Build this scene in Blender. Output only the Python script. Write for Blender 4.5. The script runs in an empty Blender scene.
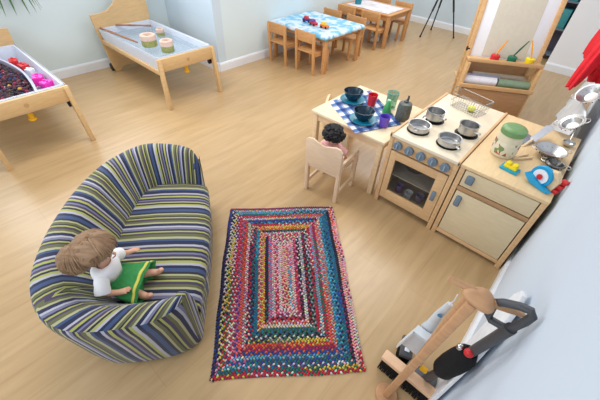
import bpy, bmesh, math, random
from mathutils import Vector, Matrix, noise
from math import pi, sin, cos, radians as R
random.seed(7)
C = bpy.context.scene.collection

# ------------------------------------------------------------------ materials
MATS = {}
def new_mat(name):
    m = bpy.data.materials.new(name); m.use_nodes = True
    nt = m.node_tree; b = nt.nodes['Principled BSDF']
    return m, nt, b
def mat(name, col, rough=.55, metal=0., var=.06, scale=30, bump=0., trans=0., coat=0., stretch=(1,1,1), alpha=None, ior=1.45, spec=None):
    if name in MATS: return MATS[name]
    m, nt, b = new_mat(name)
    b.inputs['Roughness'].default_value = rough; b.inputs['Metallic'].default_value = metal
    b.inputs['Transmission Weight'].default_value = trans; b.inputs['IOR'].default_value = ior
    b.inputs['Coat Weight'].default_value = coat
    if spec is not None: b.inputs['Specular IOR Level'].default_value = spec
    tc = nt.nodes.new('ShaderNodeTexCoord'); mp = nt.nodes.new('ShaderNodeMapping')
    mp.inputs['Scale'].default_value = stretch
    n = nt.nodes.new('ShaderNodeTexNoise'); n.inputs['Scale'].default_value = scale; n.inputs['Detail'].default_value = 4
    r = nt.nodes.new('ShaderNodeValToRGB')
    r.color_ramp.elements[0].position = .3; r.color_ramp.elements[1].position = .7
    r.color_ramp.elements[0].color = tuple(c*(1-var) for c in col)+(1,)
    r.color_ramp.elements[1].color = tuple(min(1, c*(1+var)) for c in col)+(1,)
    L = nt.links.new
    L(tc.outputs['Object'], mp.inputs['Vector']); L(mp.outputs['Vector'], n.inputs['Vector'])
    L(n.outputs['Fac'], r.inputs['Fac']); L(r.outputs['Color'], b.inputs['Base Color'])
    if bump:
        bp = nt.nodes.new('ShaderNodeBump'); bp.inputs['Strength'].default_value = bump; bp.inputs['Distance'].default_value = .005
        L(n.outputs['Fac'], bp.inputs['Height']); L(bp.outputs['Normal'], b.inputs['Normal'])
    if alpha is not None: b.inputs['Alpha'].default_value = alpha
    MATS[name] = m; return m
def lin(r, g, b): return tuple(((c/255)/12.92 if c/255 <= .04045 else ((c/255+.055)/1.055)**2.4) for c in (r, g, b))
def M(name, rgb, **k): return mat(name, lin(*rgb), **k)

def wood(name, rgb, var=.1, rough=.5, st=(2.5, 2.5, 14)):
    return mat(name, lin(*rgb), rough=rough, var=var, scale=5, stretch=st, bump=.05)
birch = wood('birch_wood', (226, 198, 158)); birchx = wood('birch_wood_across', (226, 198, 158), st=(14, 2.5, 2.5))
birch_pale = wood('pale_birch_wood', (232, 212, 180)); panel_w = wood('kitchen_panel_wood', (214, 196, 160), var=.05)
trough_w = wood('trough_pine_wood', (212, 176, 126), var=.08)
beech = wood('orange_beech_wood', (205, 152, 98), var=.1)
pink_w = wood('pale_chair_wood', (228, 200, 168), var=.05)
kit_edge = wood('kitchen_beech_edge', (214, 176, 130), var=.1)
easel_w = wood('easel_pine_wood', (208, 168, 118), var=.1)
stand_w = wood('stand_beech_wood', (192, 146, 106), var=.1)
white_pl = M('white_plastic', (232, 236, 242), rough=.35, var=.01)
blue_grey = M('blue_grey_plastic', (112, 130, 146), rough=.5, var=.04)
wire_m = M('grey_wire', (150, 152, 152), rough=.35, metal=.8)
steel = M('brushed_steel', (190, 190, 190), rough=.36, metal=1, var=.05)
dsteel = M('dark_steel', (120, 118, 115), rough=.3, metal=1, var=.08)
black = M('black_plastic', (26, 26, 28), rough=.5, var=.1)
blackf = M('black_fabric', (18, 18, 20), rough=.95, var=.2, scale=80, bump=.3)
bristle = M('black_bristle', (14, 14, 15), rough=.8, var=.3, scale=200, bump=.5)
dgrey = M('dark_grey_plastic', (70, 72, 76), rough=.45, var=.05)
glass = M('clear_glass', (250, 252, 252), rough=.03, trans=1., var=0.)
ovenglass = M('oven_window_glass', (60, 62, 66), rough=.05, var=0., alpha=.18)
skin_m = M('doll_vinyl_skin', (226, 170, 140), rough=.45, var=.03)

def ramp_mat(name, stops, uvscale, rough=.85):
    m, nt, b = new_mat(name); b.inputs['Roughness'].default_value = rough
    b.inputs['Sheen Weight'].default_value = .15
    uv = nt.nodes.new('ShaderNodeUVMap'); sp = nt.nodes.new('ShaderNodeSeparateXYZ')
    mu = nt.nodes.new('ShaderNodeMath'); mu.operation = 'MULTIPLY'; mu.inputs[1].default_value = uvscale
    fr = nt.nodes.new('ShaderNodeMath'); fr.operation = 'FRACT'
    rp = nt.nodes.new('ShaderNodeValToRGB'); rp.color_ramp.interpolation = 'CONSTANT'
    els = rp.color_ramp.elements
    els[0].position = 0; els[0].color = (*lin(*stops[0][1]), 1); els[1].position = stops[1][0]; els[1].color = (*lin(*stops[1][1]), 1)
    for p, c in stops[2:]:
        e = els.new(p); e.color = (*lin(*c), 1)
    L = nt.links.new
    L(uv.outputs['UV'], sp.inputs[0]); L(sp.outputs['X'], mu.inputs[0]); L(mu.outputs[0], fr.inputs[0]); L(fr.outputs[0], rp.inputs['Fac'])
    nz = nt.nodes.new('ShaderNodeTexNoise'); nz.inputs['Scale'].default_value = 220
    tc = nt.nodes.new('ShaderNodeTexCoord'); L(tc.outputs['Object'], nz.inputs['Vector'])
    bp = nt.nodes.new('ShaderNodeBump'); bp.inputs['Strength'].default_value = .25; bp.inputs['Distance'].default_value = .003
    L(nz.outputs['Fac'], bp.inputs['Height']); L(bp.outputs['Normal'], b.inputs['Normal'])
    L(rp.outputs['Color'], b.inputs['Base Color'])
    return m
LI = (158, 160, 84); PL = (166, 164, 124); NV = (22, 30, 62); GR = (170, 168, 178); PU = (66, 52, 80); SB = (52, 72, 112); OL = (94, 94, 58); DK = (34, 32, 42); LV = (112, 110, 138)
seq = [(LI, .8), (PU, .8), (GR, .7), (NV, 1.4), (SB, .9), (PL, .8), (OL, 1.2), (PU, .6), (LI, .6), (DK, .7), (LV, .8), (GR, .7), (NV, 1.1), (PL, .7), (OL, .8), (PU, .9),
       (LI, .5), (DK, .5), (OL, .9), (PL, .5), (DK, .8), (SB, 1.2), (NV, 1.0), (GR, .8), (LI, .9), (DK, .7), (PL, .6), (PU, .8), (LV, .7), (NV, .8)]
tot = sum(w for c, w in seq); acc = 0; stops = []
for c, w in seq: stops.append((acc/tot, c)); acc += w
stripes = ramp_mat('striped_sofa_fabric', stops, 1/.42)

# ------------------------------------------------------------------ mesh helpers
class MB:
    def __init__(s): s.bm = bmesh.new()
    def _x(s, vs, mx):
        if mx is not None: bmesh.ops.transform(s.bm, matrix=mx, verts=vs)
    def box(s, x0, y0, z0, x1, y1, z1, mx=None, bev=0.):
        vs = [s.bm.verts.new(p) for p in ((x0,y0,z0),(x1,y0,z0),(x1,y1,z0),(x0,y1,z0),(x0,y0,z1),(x1,y0,z1),(x1,y1,z1),(x0,y1,z1))]
        fs = [s.bm.faces.new([vs[i] for i in f]) for f in ((3,2,1,0),(4,5,6,7),(0,1,5,4),(1,2,6,5),(2,3,7,6),(3,0,4,7))]
        s._x(vs, mx)
        if bev:
            es = list({e for f in fs for e in f.edges})
            bmesh.ops.bevel(s.bm, geom=es, offset=bev, segments=2, affect='EDGES', profile=.5)
        return s
    def lathe(s, prof, c=(0,0,0), n=28, mx=None, ax='z'):
        rings = []; allv = []
        for r, z in prof:
            if r < 1e-5: vs = [s.bm.verts.new((0, 0, z))]
            else: vs = [s.bm.verts.new((r*cos(2*pi*i/n), r*sin(2*pi*i/n), z)) for i in range(n)]
            rings.append(vs); allv += vs
        for a, b in zip(rings, rings[1:]):
            for i in range(n):
                j = (i+1) % n
                if len(a) == 1 and len(b) == 1: continue
                if len(a) == 1: s.bm.faces.new((a[0], b[j], b[i]))
                elif len(b) == 1: s.bm.faces.new((a[i], a[j], b[0]))
                else: s.bm.faces.new((a[i], a[j], b[j], b[i]))
        m = Matrix.Translation(c)
        if ax == 'x': m = m @ Matrix.Rotation(pi/2, 4, 'Y')
        if ax == 'y': m = m @ Matrix.Rotation(-pi/2, 4, 'X')
        if mx is not None: m = mx @ m
        s._x(allv, m); return s
    def cyl(s, c, r, h, n=20, ax='z', r2=None, mx=None):
        r2 = r if r2 is None else r2; e = min(.15*r, .002)
        return s.lathe([(0,0),(r-e,0),(r,e),(r2,h-e),(r2-e,h),(0,h)], c, n, mx, ax)
    def tube(s, pts, r, n=8, closed=False, rs=None, flat=None):
        pts = [Vector(p) for p in pts]; rings = []; N = len(pts); prev = None
        for i, p in enumerate(pts):
            if closed: t = pts[(i+1) % N]-pts[i-1]
            else: t = pts[min(i+1, N-1)]-pts[max(i-1, 0)]
            t.normalize()
            u = prev if prev is not None else (Vector((0,0,1)) if abs(t.z) < .9 else Vector((1,0,0)))
            u = (u-t*u.dot(t)).normalized(); prev = u; v = t.cross(u)
            rr = rs[i] if rs else r
            rings.append([s.bm.verts.new(p+rr*(cos(2*pi*k/n)*u+(flat or 1)*sin(2*pi*k/n)*v)) for k in range(n)])
        prs = list(zip(rings, rings[1:]))+([(rings[-1], rings[0])] if closed else [])
        for a, b in prs:
            for k in range(n): s.bm.faces.new((a[k], a[(k+1) % n], b[(k+1) % n], b[k]))
        if not closed:
            s.bm.faces.new(rings[0][::-1]); s.bm.faces.new(rings[-1])
        return s
    def prism(s, poly, t0, t1, plane='xz', mx=None, bev=0.):
        def P(a, b, t): return {'xz': (a, t, b), 'xy': (a, b, t), 'yz': (t, a, b)}[plane]
        A = [s.bm.verts.new(P(a, b, t0)) for a, b in poly]; B = [s.bm.verts.new(P(a, b, t1)) for a, b in poly]
        n = len(poly); fs = [s.bm.faces.new(A), s.bm.faces.new(B[::-1])]
        for i in range(n): fs.append(s.bm.faces.new((A[i], B[i], B[(i+1) % n], A[(i+1) % n])))
        s._x(A+B, mx)
        if bev:
            es = list({e for f in fs[:2] for e in f.edges})
            bmesh.ops.bevel(s.bm, geom=es, offset=bev, segments=2, affect='EDGES', profile=.5)
        return s
    def ell(s, c, r, sub=3, mx=None, fn=None):
        g = bmesh.ops.create_icosphere(s.bm, subdivisions=sub, radius=1); vs = g['verts']
        for v in vs:
            k = fn(v.co) if fn else 1
            v.co = Vector((v.co.x*r[0]*k, v.co.y*r[1]*k, v.co.z*r[2]*k))
        m = Matrix.Translation(c)
        s._x(vs, m if mx is None else mx @ m); return s
    def grid(s, f, nu, nv, thick=0):
        g = [[s.bm.verts.new(f(i/nu, j/nv)) for j in range(nv+1)] for i in range(nu+1)]
        for i in range(nu):
            for j in range(nv): s.bm.faces.new((g[i][j], g[i+1][j], g[i+1][j+1], g[i][j+1]))
        return s
    def build(s, name, m, parent=None, smooth=True, ang=35, loc=None, mods=None, keep=False):
        if not keep: bmesh.ops.recalc_face_normals(s.bm, faces=s.bm.faces[:])
        me = bpy.data.meshes.new(name); s.bm.to_mesh(me); s.bm.free()
        me.materials.append(m)
        if smooth:
            me.polygons.foreach_set('use_smooth', [True]*len(me.polygons))
            me.set_sharp_from_angle(angle=R(ang))
        o = bpy.data.objects.new(name, me); C.objects.link(o)
        if parent: o.parent = parent
        if loc: o.location = loc
        return o
def tag(o, label=None, cat=None, group=None, kind=None):
    if label: o['label'] = label
    if cat: o['category'] = cat
    if group: o['group'] = group
    if kind: o['kind'] = kind
    return o
def thing(name, label, cat, loc=(0,0,0), rz=0, group=None):
    o = bpy.data.objects.new(name, None); C.objects.link(o); o.empty_display_size = .1
    o.location = loc; o.rotation_euler = (0, 0, rz)
    return tag(o, label, cat, group)
def copy_tree(root, loc, rz, label, group=None):
    def rec(o, par):
        c = o.copy(); C.objects.link(c); c.parent = par
        for ch in [k for k in bpy.data.objects if k.parent == o and k is not c]: rec(ch, c)
        return c
    r = rec(root, None); r.location = loc; r.rotation_euler = (0, 0, rz); r['label'] = label
    if group: r['group'] = group
    return r
def struct(name, mb, m, smooth=False):
    o = mb.build(name, m, smooth=smooth); o['kind'] = 'structure'; return o
def solidify(o, t, off=-1):
    md = o.modifiers.new('Solidify', 'SOLIDIFY'); md.thickness = t; md.offset = off; return o
def subsurf(o, l=2):
    md = o.modifiers.new('Subsurf', 'SUBSURF'); md.levels = l; md.render_levels = l; return o
def beam(mb, a, b, w, d, up=(0,0,1), bev=.003):
    a = Vector(a); b = Vector(b); z = (b-a).normalized(); u = Vector(up)
    if abs(z.dot(u)) > .95: u = Vector((0,1,0))
    x = u.cross(z).normalized(); y = z.cross(x)
    m = Matrix((x, y, z)).transposed().to_4x4(); m.translation = a
    mb.box(-w/2, -d/2, 0, w/2, d/2, (b-a).length, mx=m, bev=bev); return mb

# ------------------------------------------------------------------ room
def floor_mat():
    m, nt, b = new_mat('oak_floor'); N = nt.nodes.new; L = nt.links.new
    tc = N('ShaderNodeTexCoord'); mp = N('ShaderNodeMapping'); mp.inputs['Rotation'].default_value = (0, 0, R(90))
    br = N('ShaderNodeTexBrick'); br.inputs['Scale'].default_value = 1
    br.inputs['Brick Width'].default_value = 1.3; br.inputs['Row Height'].default_value = .19; br.inputs['Mortar Size'].default_value = .0018
    br.inputs['Color1'].default_value = (*lin(190, 159, 116), 1); br.inputs['Color2'].default_value = (*lin(194, 163, 121), 1)
    br.inputs['Mortar'].default_value = (*lin(182, 150, 107), 1); br.inputs['Mortar Smooth'].default_value = .4
    mp2 = N('ShaderNodeMapping'); mp2.inputs['Scale'].default_value = (9, .9, 1)
    n = N('ShaderNodeTexNoise'); n.inputs['Scale'].default_value = 2.2; n.inputs['Detail'].default_value = 7; n.inputs['Distortion'].default_value = .8
    r = N('ShaderNodeValToRGB'); r.color_ramp.elements[0].position = .3; r.color_ramp.elements[1].position = .72
    r.color_ramp.elements[0].color = (.87, .84, .79, 1); r.color_ramp.elements[1].color = (1.05, 1.05, 1.06, 1)
    mx = N('ShaderNodeMix'); mx.data_type = 'RGBA'; mx.blend_type = 'MULTIPLY'; mx.inputs[0].default_value = 1
    L(tc.outputs['Object'], mp.inputs[0]); L(mp.outputs[0], br.inputs['Vector'])
    L(tc.outputs['Object'], mp2.inputs[0]); L(mp2.outputs[0], n.inputs['Vector']); L(n.outputs['Fac'], r.inputs[0])
    L(br.outputs['Color'], mx.inputs[6]); L(r.outputs['Color'], mx.inputs[7]); L(mx.outputs[2], b.inputs['Base Color'])
    b.inputs['Roughness'].default_value = .3; b.inputs['Specular IOR Level'].default_value = .5
    return m
def wall_mat(name, rgb):
    return mat(name, lin(*rgb), rough=.7, var=.012, scale=3)
wgreen = wall_mat('pale_grey_green_paint', (216, 231, 236)); wblue = wall_mat('pale_blue_daylight_tint', (204, 220, 232)); wright = wall_mat('grey_blue_daylight_tint', (204, 215, 228)); wwhite = wall_mat('white_paint', (236, 238, 242))  # blue of the daylight is put into the recess side and right wall colours
H = 2.6
XR = .207
struct('floor', MB().box(-4.9, -1.5, -.05, 2.4, 8.2, 0), floor_mat())
struct('wall_left', MB().box(-3.82, 2.62, 0, -3.62, 7.1, H), wgreen)
struct('wall_recess_side', MB().box(-4.9, 2.5, 0, -3.62, 2.62, H), wblue)
struct('wall_recess_left', MB().box(-4.9, -1.5, 0, -4.7, 2.5, H), wgreen)
struct('wall_back', MB().box(-3.62, 6.95, 0, 2.4, 7.1, H), wblue)
struct('wall_partition', MB().box(-.55, 6.13, 0, XR, 6.27, H), wwhite)
struct('wall_right', MB().box(XR, -1.5, 0, XR+.15, 6.27, H), wright)
def skirt(name, pts, m=white_pl):
    # pts: inner run on the floor; nrm points into the room
    mb = MB()
    (x0, y0), (x1, y1), (nx, ny) = pts
    m4 = Matrix(((x1-x0, 0, 0, x0), (y1-y0, 0, 0, y0), (0, 0, 1, 0), (0, 0, 0, 1)))
    prof = [(0, 0), (.018, 0), (.018, .085), (.012, .1), (.004, .108), (0, .108)]
    A = [mb.bm.verts.new((x0+nx*a, y0+ny*a, z)) for a, z in prof]; B = [mb.bm.verts.new((x1+nx*a, y1+ny*a, z)) for a, z in prof]
    mb.bm.faces.new(A); mb.bm.faces.new(B[::-1])
    for i in range(6): mb.bm.faces.new((A[i], B[i], B[(i+1) % 6], A[(i+1) % 6]))
    struct(name, mb, m)
skirt('baseboard_left', ((-3.62, 2.502), (-3.62, 6.95), (1, 0)))
skirt('baseboard_recess_side', ((-4.7, 2.5), (-3.62, 2.5), (0, -1)))
skirt('baseboard_recess_left', ((-4.7, -1.5), (-4.7, 2.482), (1, 0)))
skirt('baseboard_back', ((-3.602, 6.95), (2.4, 6.95), (0, -1)))
skirt('baseboard_right', ((XR, -1.5), (XR, 6.112), (-1, 0)))
skirt('baseboard_partition', ((-.55, 6.13), (XR, 6.13), (0, -1)))

# ------------------------------------------------------------------ sofa
SO = (-.802, .219, 0); SA = math.atan2(.72, .694)
sofa = thing('tub_sofa', 'small striped tub sofa with curved back, in green, navy and grey stripes', 'sofa', SO, SA)
# local x = towards the rug, local y = along the seat; far arm at +y
half = [(-.0, .525), (-.04, .575), (-.13, .618), (-.3, .64), (-.43, .63), (-.54, .575), (-.63, .48), (-.69, .36), (-.73, .18), (-.74, 0)]
inner = [(-.0, .43), (-.05, .43), (-.14, .43), (-.24, .43), (-.33, .42), (-.40, .375), (-.44, .31), (-.46, .23), (-.475, .12), (-.48, 0)]
def full(h): return [(x, .555-y) for x, y in h]+[(x, .555+y) for x, y in h[-2::-1]]
def resample(pts, n):
    P = [Vector((a, b)) for a, b in pts]
    d = [0]
    for a, b in zip(P, P[1:]): d.append(d[-1]+(b-a).length)
    # keep index correspondence: interpolate in index space with catmull
    out = []
    for k in range(n+1):
        t = k/n*(len(P)-1); i = min(int(t), len(P)-2); f = t-i
        p0 = P[max(i-1, 0)]; p1 = P[i]; p2 = P[i+1]; p3 = P[min(i+2, len(P)-1)]
        out.append(.5*((2*p1)+(p2-p0)*f+(2*p0-5*p1+4*p2-p3)*f*f+(3*p1-p0-3*p2+p3)*f**3))
    return out
NS = 120
OUT = resample(full(half), NS); INN = resample(full(inner), NS)
def uvset(o, fn):
    me = o.data; uv = me.uv_layers.new(name='UVMap')
    for p in me.polygons:
        for li in p.loop_indices:
            uv.data[li].uv = fn(me.vertices[me.loops[li].vertex_index].co, p)
def loft(name, rows, uvf, mat_, parent, capx=False):
    bm = bmesh.new(); layer = bm.loops.layers.uv.new('UVMap')
    g = [[bm.verts.new(p) for p in row] for row in rows]
    for i in range(len(g)-1):
        for j in range(len(g[0])-1):
            f = bm.faces.new((g[i][j], g[i+1][j], g[i+1][j+1], g[i][j+1]))
            for lp, (a, b) in zip(f.loops, ((i, j), (i+1, j), (i+1, j+1), (i, j+1))): lp[layer].uv = uvf(a, b)
    if capx:
        for row in (0, len(g)-1):
            f = bm.faces.new(g[row])
            for lp, j in zip(f.loops, range(len(g[0]))): lp[layer].uv = (g[row][j].co.y, 0)
    bmesh.ops.recalc_face_normals(bm, faces=bm.faces[:])
    me = bpy.data.meshes.new(name); bm.to_mesh(me); bm.free(); me.materials.append(mat_)
    me.polygons.foreach_set('use_smooth', [True]*len(me.polygons)); me.set_sharp_from_angle(angle=R(40))
    o = bpy.data.objects.new(name, me); C.objects.link(o); o.parent = parent; return o
arc = [0]
for a, b in zip(OUT, OUT[1:]): arc.append(arc[-1]+(b-a).length)
def topz(i):
    e = max(0, 1-(NS-i)/9); return .455+.01*sin(pi*i/NS)-.05*e*e
rows_out, rows_in = [], []
def shape(p):
    l, n = p.y, p.x
    n -= .125*max(0, l/1.1)**3*max(0, min(1, 1+n/.6))
    if l < .6: l -= .035*(1-l/.6)
    return Vector((n, l, p.z))
for i in range(NS+1):
    o_, n_ = OUT[i], INN[i]; w = (n_-o_)
    cen = Vector((-.2, .555)); z1 = topz(i)
    bo = o_+w*.10
    ro = []
    for t, z in ((.26, .02), (.2, .05), (.13, .15), (.07, .27), (.02, .37), (0., z1-.045), (.005, z1-.015), (.03, z1)):
        q = o_+w*t; ro.append(Vector((q.x, q.y, z)))
    rows_out.append([shape(p) for p in ro])
    ri = []
    ww = w.length
    for t, z in ((.03, z1), (.10, z1+.014), (.22, z1+.02), (.36, z1+.018), (.5, z1+.004), (.62, z1-.03), (.74, z1-.075), (.86, z1-.125), (.95, z1-.17), (1., .24)):
        q = o_+w*t; ri.append(Vector((q.x, q.y, z)))
    rows_in.append([shape(p) for p in ri])
NV_ = len(rows_out[0])
loft('outer_panel', rows_out, lambda i, j: (arc[i]*1.0+.05*(1-j/NV_)+.13, j), stripes, sofa)
loft('back_and_arms', rows_in, lambda i, j: (arc[i]*.98+.16*(j/9)*(1 if i < NS*.3 else .35), j), stripes, sofa)
# arm front faces
for sgn in (-1, 1):
    idx = 0 if sgn < 0 else NS
    poly = [(p.y, p.z) for p in rows_out[idx][:-1]]+[(p.y, p.z) for p in rows_in[idx]]+[(rows_in[idx][-1].y, .02)]
    fx = rows_out[idx][3].x; poly = poly[::-1] if sgn > 0 else poly
    o = MB().prism(poly, fx-.03, fx+.012, 'yz', bev=.008).build('arm_front', stripes, sofa)
    uvset(o, lambda c, p: (c.y*1.2+.1, c.z))
# seat cushion + base front
rows = []; ys = [0.118+k*(1.0-.126)/60 for k in range(61)]
for y in ys:
    e = min((y-ys[0])/.05, (ys[-1]-y)/.05, 1); dz = -.012*(1-e)
    rows.append([shape(Vector((x, y, z+dz if z > .2 else z))) for x, z in ((-.56, .26), (-.45, .27), (-.3, .283), (-.15, .285), (-.05, .28), (-.005, .27), (.018, .25), (.024, .225), (.02, .19), (.016, .17))])
loft('seat_cushion', rows, lambda i, j: (ys[i]*1.0+.02*sin(j*.9)*0, j), stripes, sofa)
rows = [[shape(Vector((x, y, z))) for x, z in ((.0, .175), (.014, .168), (.014, .1), (.008, .03), (-.5, .03))] for y in ys]
loft('seat_base', rows, lambda i, j: (ys[i]+.004, j), stripes, sofa)
for y in (.06, 1.05):
    for x in (-.16, -.5):
        MB().cyl((x, y, 0), .02, .03, 16).build('foot', black, sofa)

# ------------------------------------------------------------------ braided rug
def rug_mat():
    m, nt, b = new_mat('braided_cotton'); b.inputs['Roughness'].default_value = .9
    a = nt.nodes.new('ShaderNodeAttribute'); a.attribute_name = 'Col'; nt.links.new(a.outputs['Color'], b.inputs['Base Color'])
    n = nt.nodes.new('ShaderNodeTexNoise'); n.inputs['Scale'].default_value = 400
    bp = nt.nodes.new('ShaderNodeBump'); bp.inputs['Strength'].default_value = .2; bp.inputs['Distance'].default_value = .002
    nt.links.new(n.outputs['Fac'], bp.inputs['Height']); nt.links.new(bp.outputs['Normal'], b.inputs['Normal'])
    return m
rugm = rug_mat()
RX, RY, RA = -.636, .153, .8108; RW, RL = .775, 1.18
K_ = dict(nv=(30, 36, 74), rd=(190, 34, 56), tl=(16, 112, 138), lt=(70, 160, 190), wh=(208, 200, 190), pk=(212, 96, 128), rp=(232, 160, 168), orr=(214, 92, 44), ye=(214, 176, 60), gn=(40, 104, 84), bl=(34, 66, 150), mg=(150, 30, 84), bk=(24, 30, 40), gy=(150, 150, 160), be=(214, 178, 140), pp=(90, 50, 110), ol=(110, 110, 60))
def PAL(s): return [K_[k] for k in s.split()]
# outer -> inner; (near end, far end, left, right) may differ as in the photograph
near = ['rd ye wh bl rd gn', 'ye wh rd tl gn ye', 'tl wh rd lt pp gn', 'tl pk gn bl tl', 'bl wh tl lt bl gy', 'pk bl orr tl rd', 'orr rd mg orr', 'orr rd ye orr', 'ye rd bk gn gy', 'bk wh gy gn bk', 'tl gn bk gn tl', 'tl wh gn nv tl', 'be rd wh be', 'orr rd pk wh', 'bk tl wh rd', 'pk mg wh be', 'rp pk wh be', 'rp wh lt pk', 'be rp rd pk']
far = ['mg pp nv rd', 'wh be gy pk', 'tl lt nv tl', 'tl lt gn gy', 'orr rd pk orr', 'wh gy ye pk', 'nv pp bl nv', 'bl tl lt nv', 'pk rd wh rd', 'be ye rd orr', 'ye orr ye', 'nv gn bk gy', 'gy pk wh lt', 'pk rd pp wh', 'wh pk be rd', 'mg pk wh', 'rp gy wh', 'rp wh gy', 'rp wh pk']
left = ['nv bl pp nv', 'gn wh pk bk ye', 'ye nv rd wh gn', 'rp gn pp rd wh', 'rd bl wh rd pk', 'bl rd pk tl', 'orr rd pk orr', 'ye wh gy pk', 'bk gn nv wh rd', 'nv bk gn rd tl', 'tl gn lt tl', 'be ye rd be', 'ye orr pk be', 'bk gn nv gy', 'pp pk gy lt', 'rp wh pk gy', 'rp pk rd gy', 'wh rp lt pk', 'be rp rd pk']
right = ['rd rp wh mg', 'rp orr be mg', 'nv bk mg nv', 'tl bl tl', 'tl lt nv tl', 'tl lt lt tl', 'be wh gy orr', 'pk orr be lt', 'pk mg rd gn', 'lt pk wh gy', 'bk rd gn wh', 'gy wh gn bk', 'mg pp bk rd', 'wh rp gy tl', 'be mg bk wh', 'mg rd pk mg', 'rp wh gy rd', 'rp wh lt pk', 'be rp rd pk']
NR = 19; rw = RW/2/NR
bm = bmesh.new(); cl = bm.loops.layers.float_color.new('Col')
def stitch(cx, cy, dx, dy, ln, wd, col, ang):
    # a plump slanted lens shaped strand end
    ca, sa = cos(ang), sin(ang); ux, uy = dx*ca-dy*sa, dx*sa+dy*ca; vx, vy = -uy, ux
    ring = []
    for k in range(8):
        t = 2*pi*k/8; a, b_ = cos(t)*ln/2, sin(t)*wd/2
        ring.append((cx+ux*a+vx*b_, cy+uy*a+vy*b_))
    v0 = [bm.verts.new((x, y, .002)) for x, y in ring]
    v1 = [bm.verts.new((cx+(x-cx)*.75, cy+(y-cy)*.75, .0085)) for x, y in ring]
    top = bm.verts.new((cx, cy, .0115))
    fs = []
    for k in range(8):
        j = (k+1) % 8
        fs.append(bm.faces.new((v0[k], v0[j], v1[j], v1[k]))); fs.append(bm.faces.new((v1[k], v1[j], top)))
    fs.append(bm.faces.new(v0[::-1]))
    for f in fs:
        f.smooth = True
        for lp in f.loops: lp[cl] = (*col, 1)
rnd = random.Random(3)
for r_ in range(NR):
    hx = RW/2-rw*(r_+.5); hy = RL/2-rw*(r_+.5)
    sides = [(-hx, -hy, 1, 0, 2*hx, near), (hx, -hy, 0, 1, 2*hy, right), (hx, hy, -1, 0, 2*hx, far), (-hx, hy, 0, -1, 2*hy, left)]
    for x0, y0, dx, dy, ln, pal in sides:
        cols = PAL(pal[r_]); n = max(1, int(ln/.0165)); cur = [rnd.choice(cols) for _ in range(3)]
        for k in range(n+1):
            s_ = k/n*ln if n else 0
            for side in (-1, 1):
                if rnd.random() < .06: cur[(k+side) % 3] = rnd.choice(cols)
                c = cur[(2*k+(side > 0)) % 3]
                c = lin(*[min(255, max(0, q*rnd.uniform(.85, 1.12))) for q in c])
                ss = s_+(side > 0)*.008
                px = x0+dx*ss-dy*side*rw*.24; py = y0+dy*ss+dx*side*rw*.24
                px += rnd.uniform(-.0008, .0008); py += rnd.uniform(-.0008, .0008)
                stitch(px, py, dx, dy, rw*.92, rw*.56, c, side*R(38))
# backing
vs = [bm.verts.new((x, y, z)) for z in (.0005, .005) for x, y in ((-RW/2+.004, -RL/2+.004), (RW/2-.004, -RL/2+.004), (RW/2-.004, RL/2-.004), (-RW/2+.004, RL/2-.004))]
for f in ((3,2,1,0), (4,5,6,7), (0,1,5,4), (1,2,6,5), (2,3,7,6), (3,0,4,7)):
    q = bm.faces.new([vs[i] for i in f])
    for lp in q.loops: lp[cl] = (*lin(80, 62, 74), 1)
me = bpy.data.meshes.new('braided_rug'); bm.to_mesh(me); bm.free(); me.materials.append(rugm)
rug = bpy.data.objects.new('braided_rug', me); C.objects.link(rug)
cx = RX+cos(RA)*RW/2-sin(RA)*RL/2; cy = RY+sin(RA)*RW/2+cos(RA)*RL/2
rug.location = (cx-.0, cy, 0); rug.rotation_euler = (0, 0, RA)
# rug edges are a little wavy like hand braided cotton
for v in me.vertices:
    s1 = 1+.012*sin(v.co.y*5+1)+.006*sin(v.co.y*17); v.co.x *= s1; v.co.y *= 1+.008*sin(v.co.x*9)
tag(rug, 'rectangular multicoloured braided rag rug on the floor in front of the sofa', 'rug')

# ------------------------------------------------------------------ play kitchen
KX0, KX1, KY0, KY1, KH = -.788, .177, 1.84, 2.72, .60
UW = (KX1-KX0)/2-.004
def unit_frame(root, w, d, h, top_m, rim):
    for x in (0, w-.03):
        MB().box(x, 0, 0, x+.03, .03, h-.02, bev=.002).build('corner_post', kit_edge, root); MB().box(x, d-.03, 0, x+.03, d, h-.02, bev=.002).build('corner_post', kit_edge, root)
    MB().box(.003, .03, .05, .018, d-.03, h-.02, bev=.001).build('side_panel', panel_w, root)
    MB().box(w-.018, .03, .05, w-.003, d-.03, h-.02, bev=.001).build('side_panel', panel_w, root)
    MB().box(.03, d-.018, .05, w-.03, d-.006, h-.02, bev=.001).build('back_panel', panel_w, root)
    MB().box(.018, .02, .04, w-.018, d-.02, .055, bev=.001).build('bottom_panel', panel_w, root)
    MB().box(-.001, -.006, h-.022, w+.001, d+.004, h, bev=.003).build('worktop', top_m, root)
    if rim:
        MB().box(-.002, -.006, h-.03, .016, d+.004, h+.008, bev=.003).build('worktop_rim', kit_edge, root)
        MB().box(w-.014, -.006, h-.03, w+.002, d+.004, h+.008, bev=.003).build('worktop_rim', kit_edge, root)
stove = thing('play_stove', 'pale wooden play stove with five blue-grey knobs and a glazed oven', 'play stove', (KX0, KY0, 0))
hobtop = wood('pale_hob_top_wood', (234, 220, 194), var=.04)
unit_frame(stove, UW, KY1-KY0, KH, hobtop, True)
MB().box(.03, .004, .485, UW-.03, .022, .575, bev=.002).build('control_panel', kit_edge, stove)
for k in range(5):
    x = .072+k*(UW-.144)/4
    kb = MB().cyl((x, .003, .53), .03, .022, 24, 'y', mx=Matrix.Translation((0, -.022, 0))).build('knob', blue_grey, stove)
    MB().box(x-.004, -.026, .512, x+.004, -.018, .548, bev=.002).build('pointer', M('pale_blue_grey', (150, 168, 182), rough=.5), kb)
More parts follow.
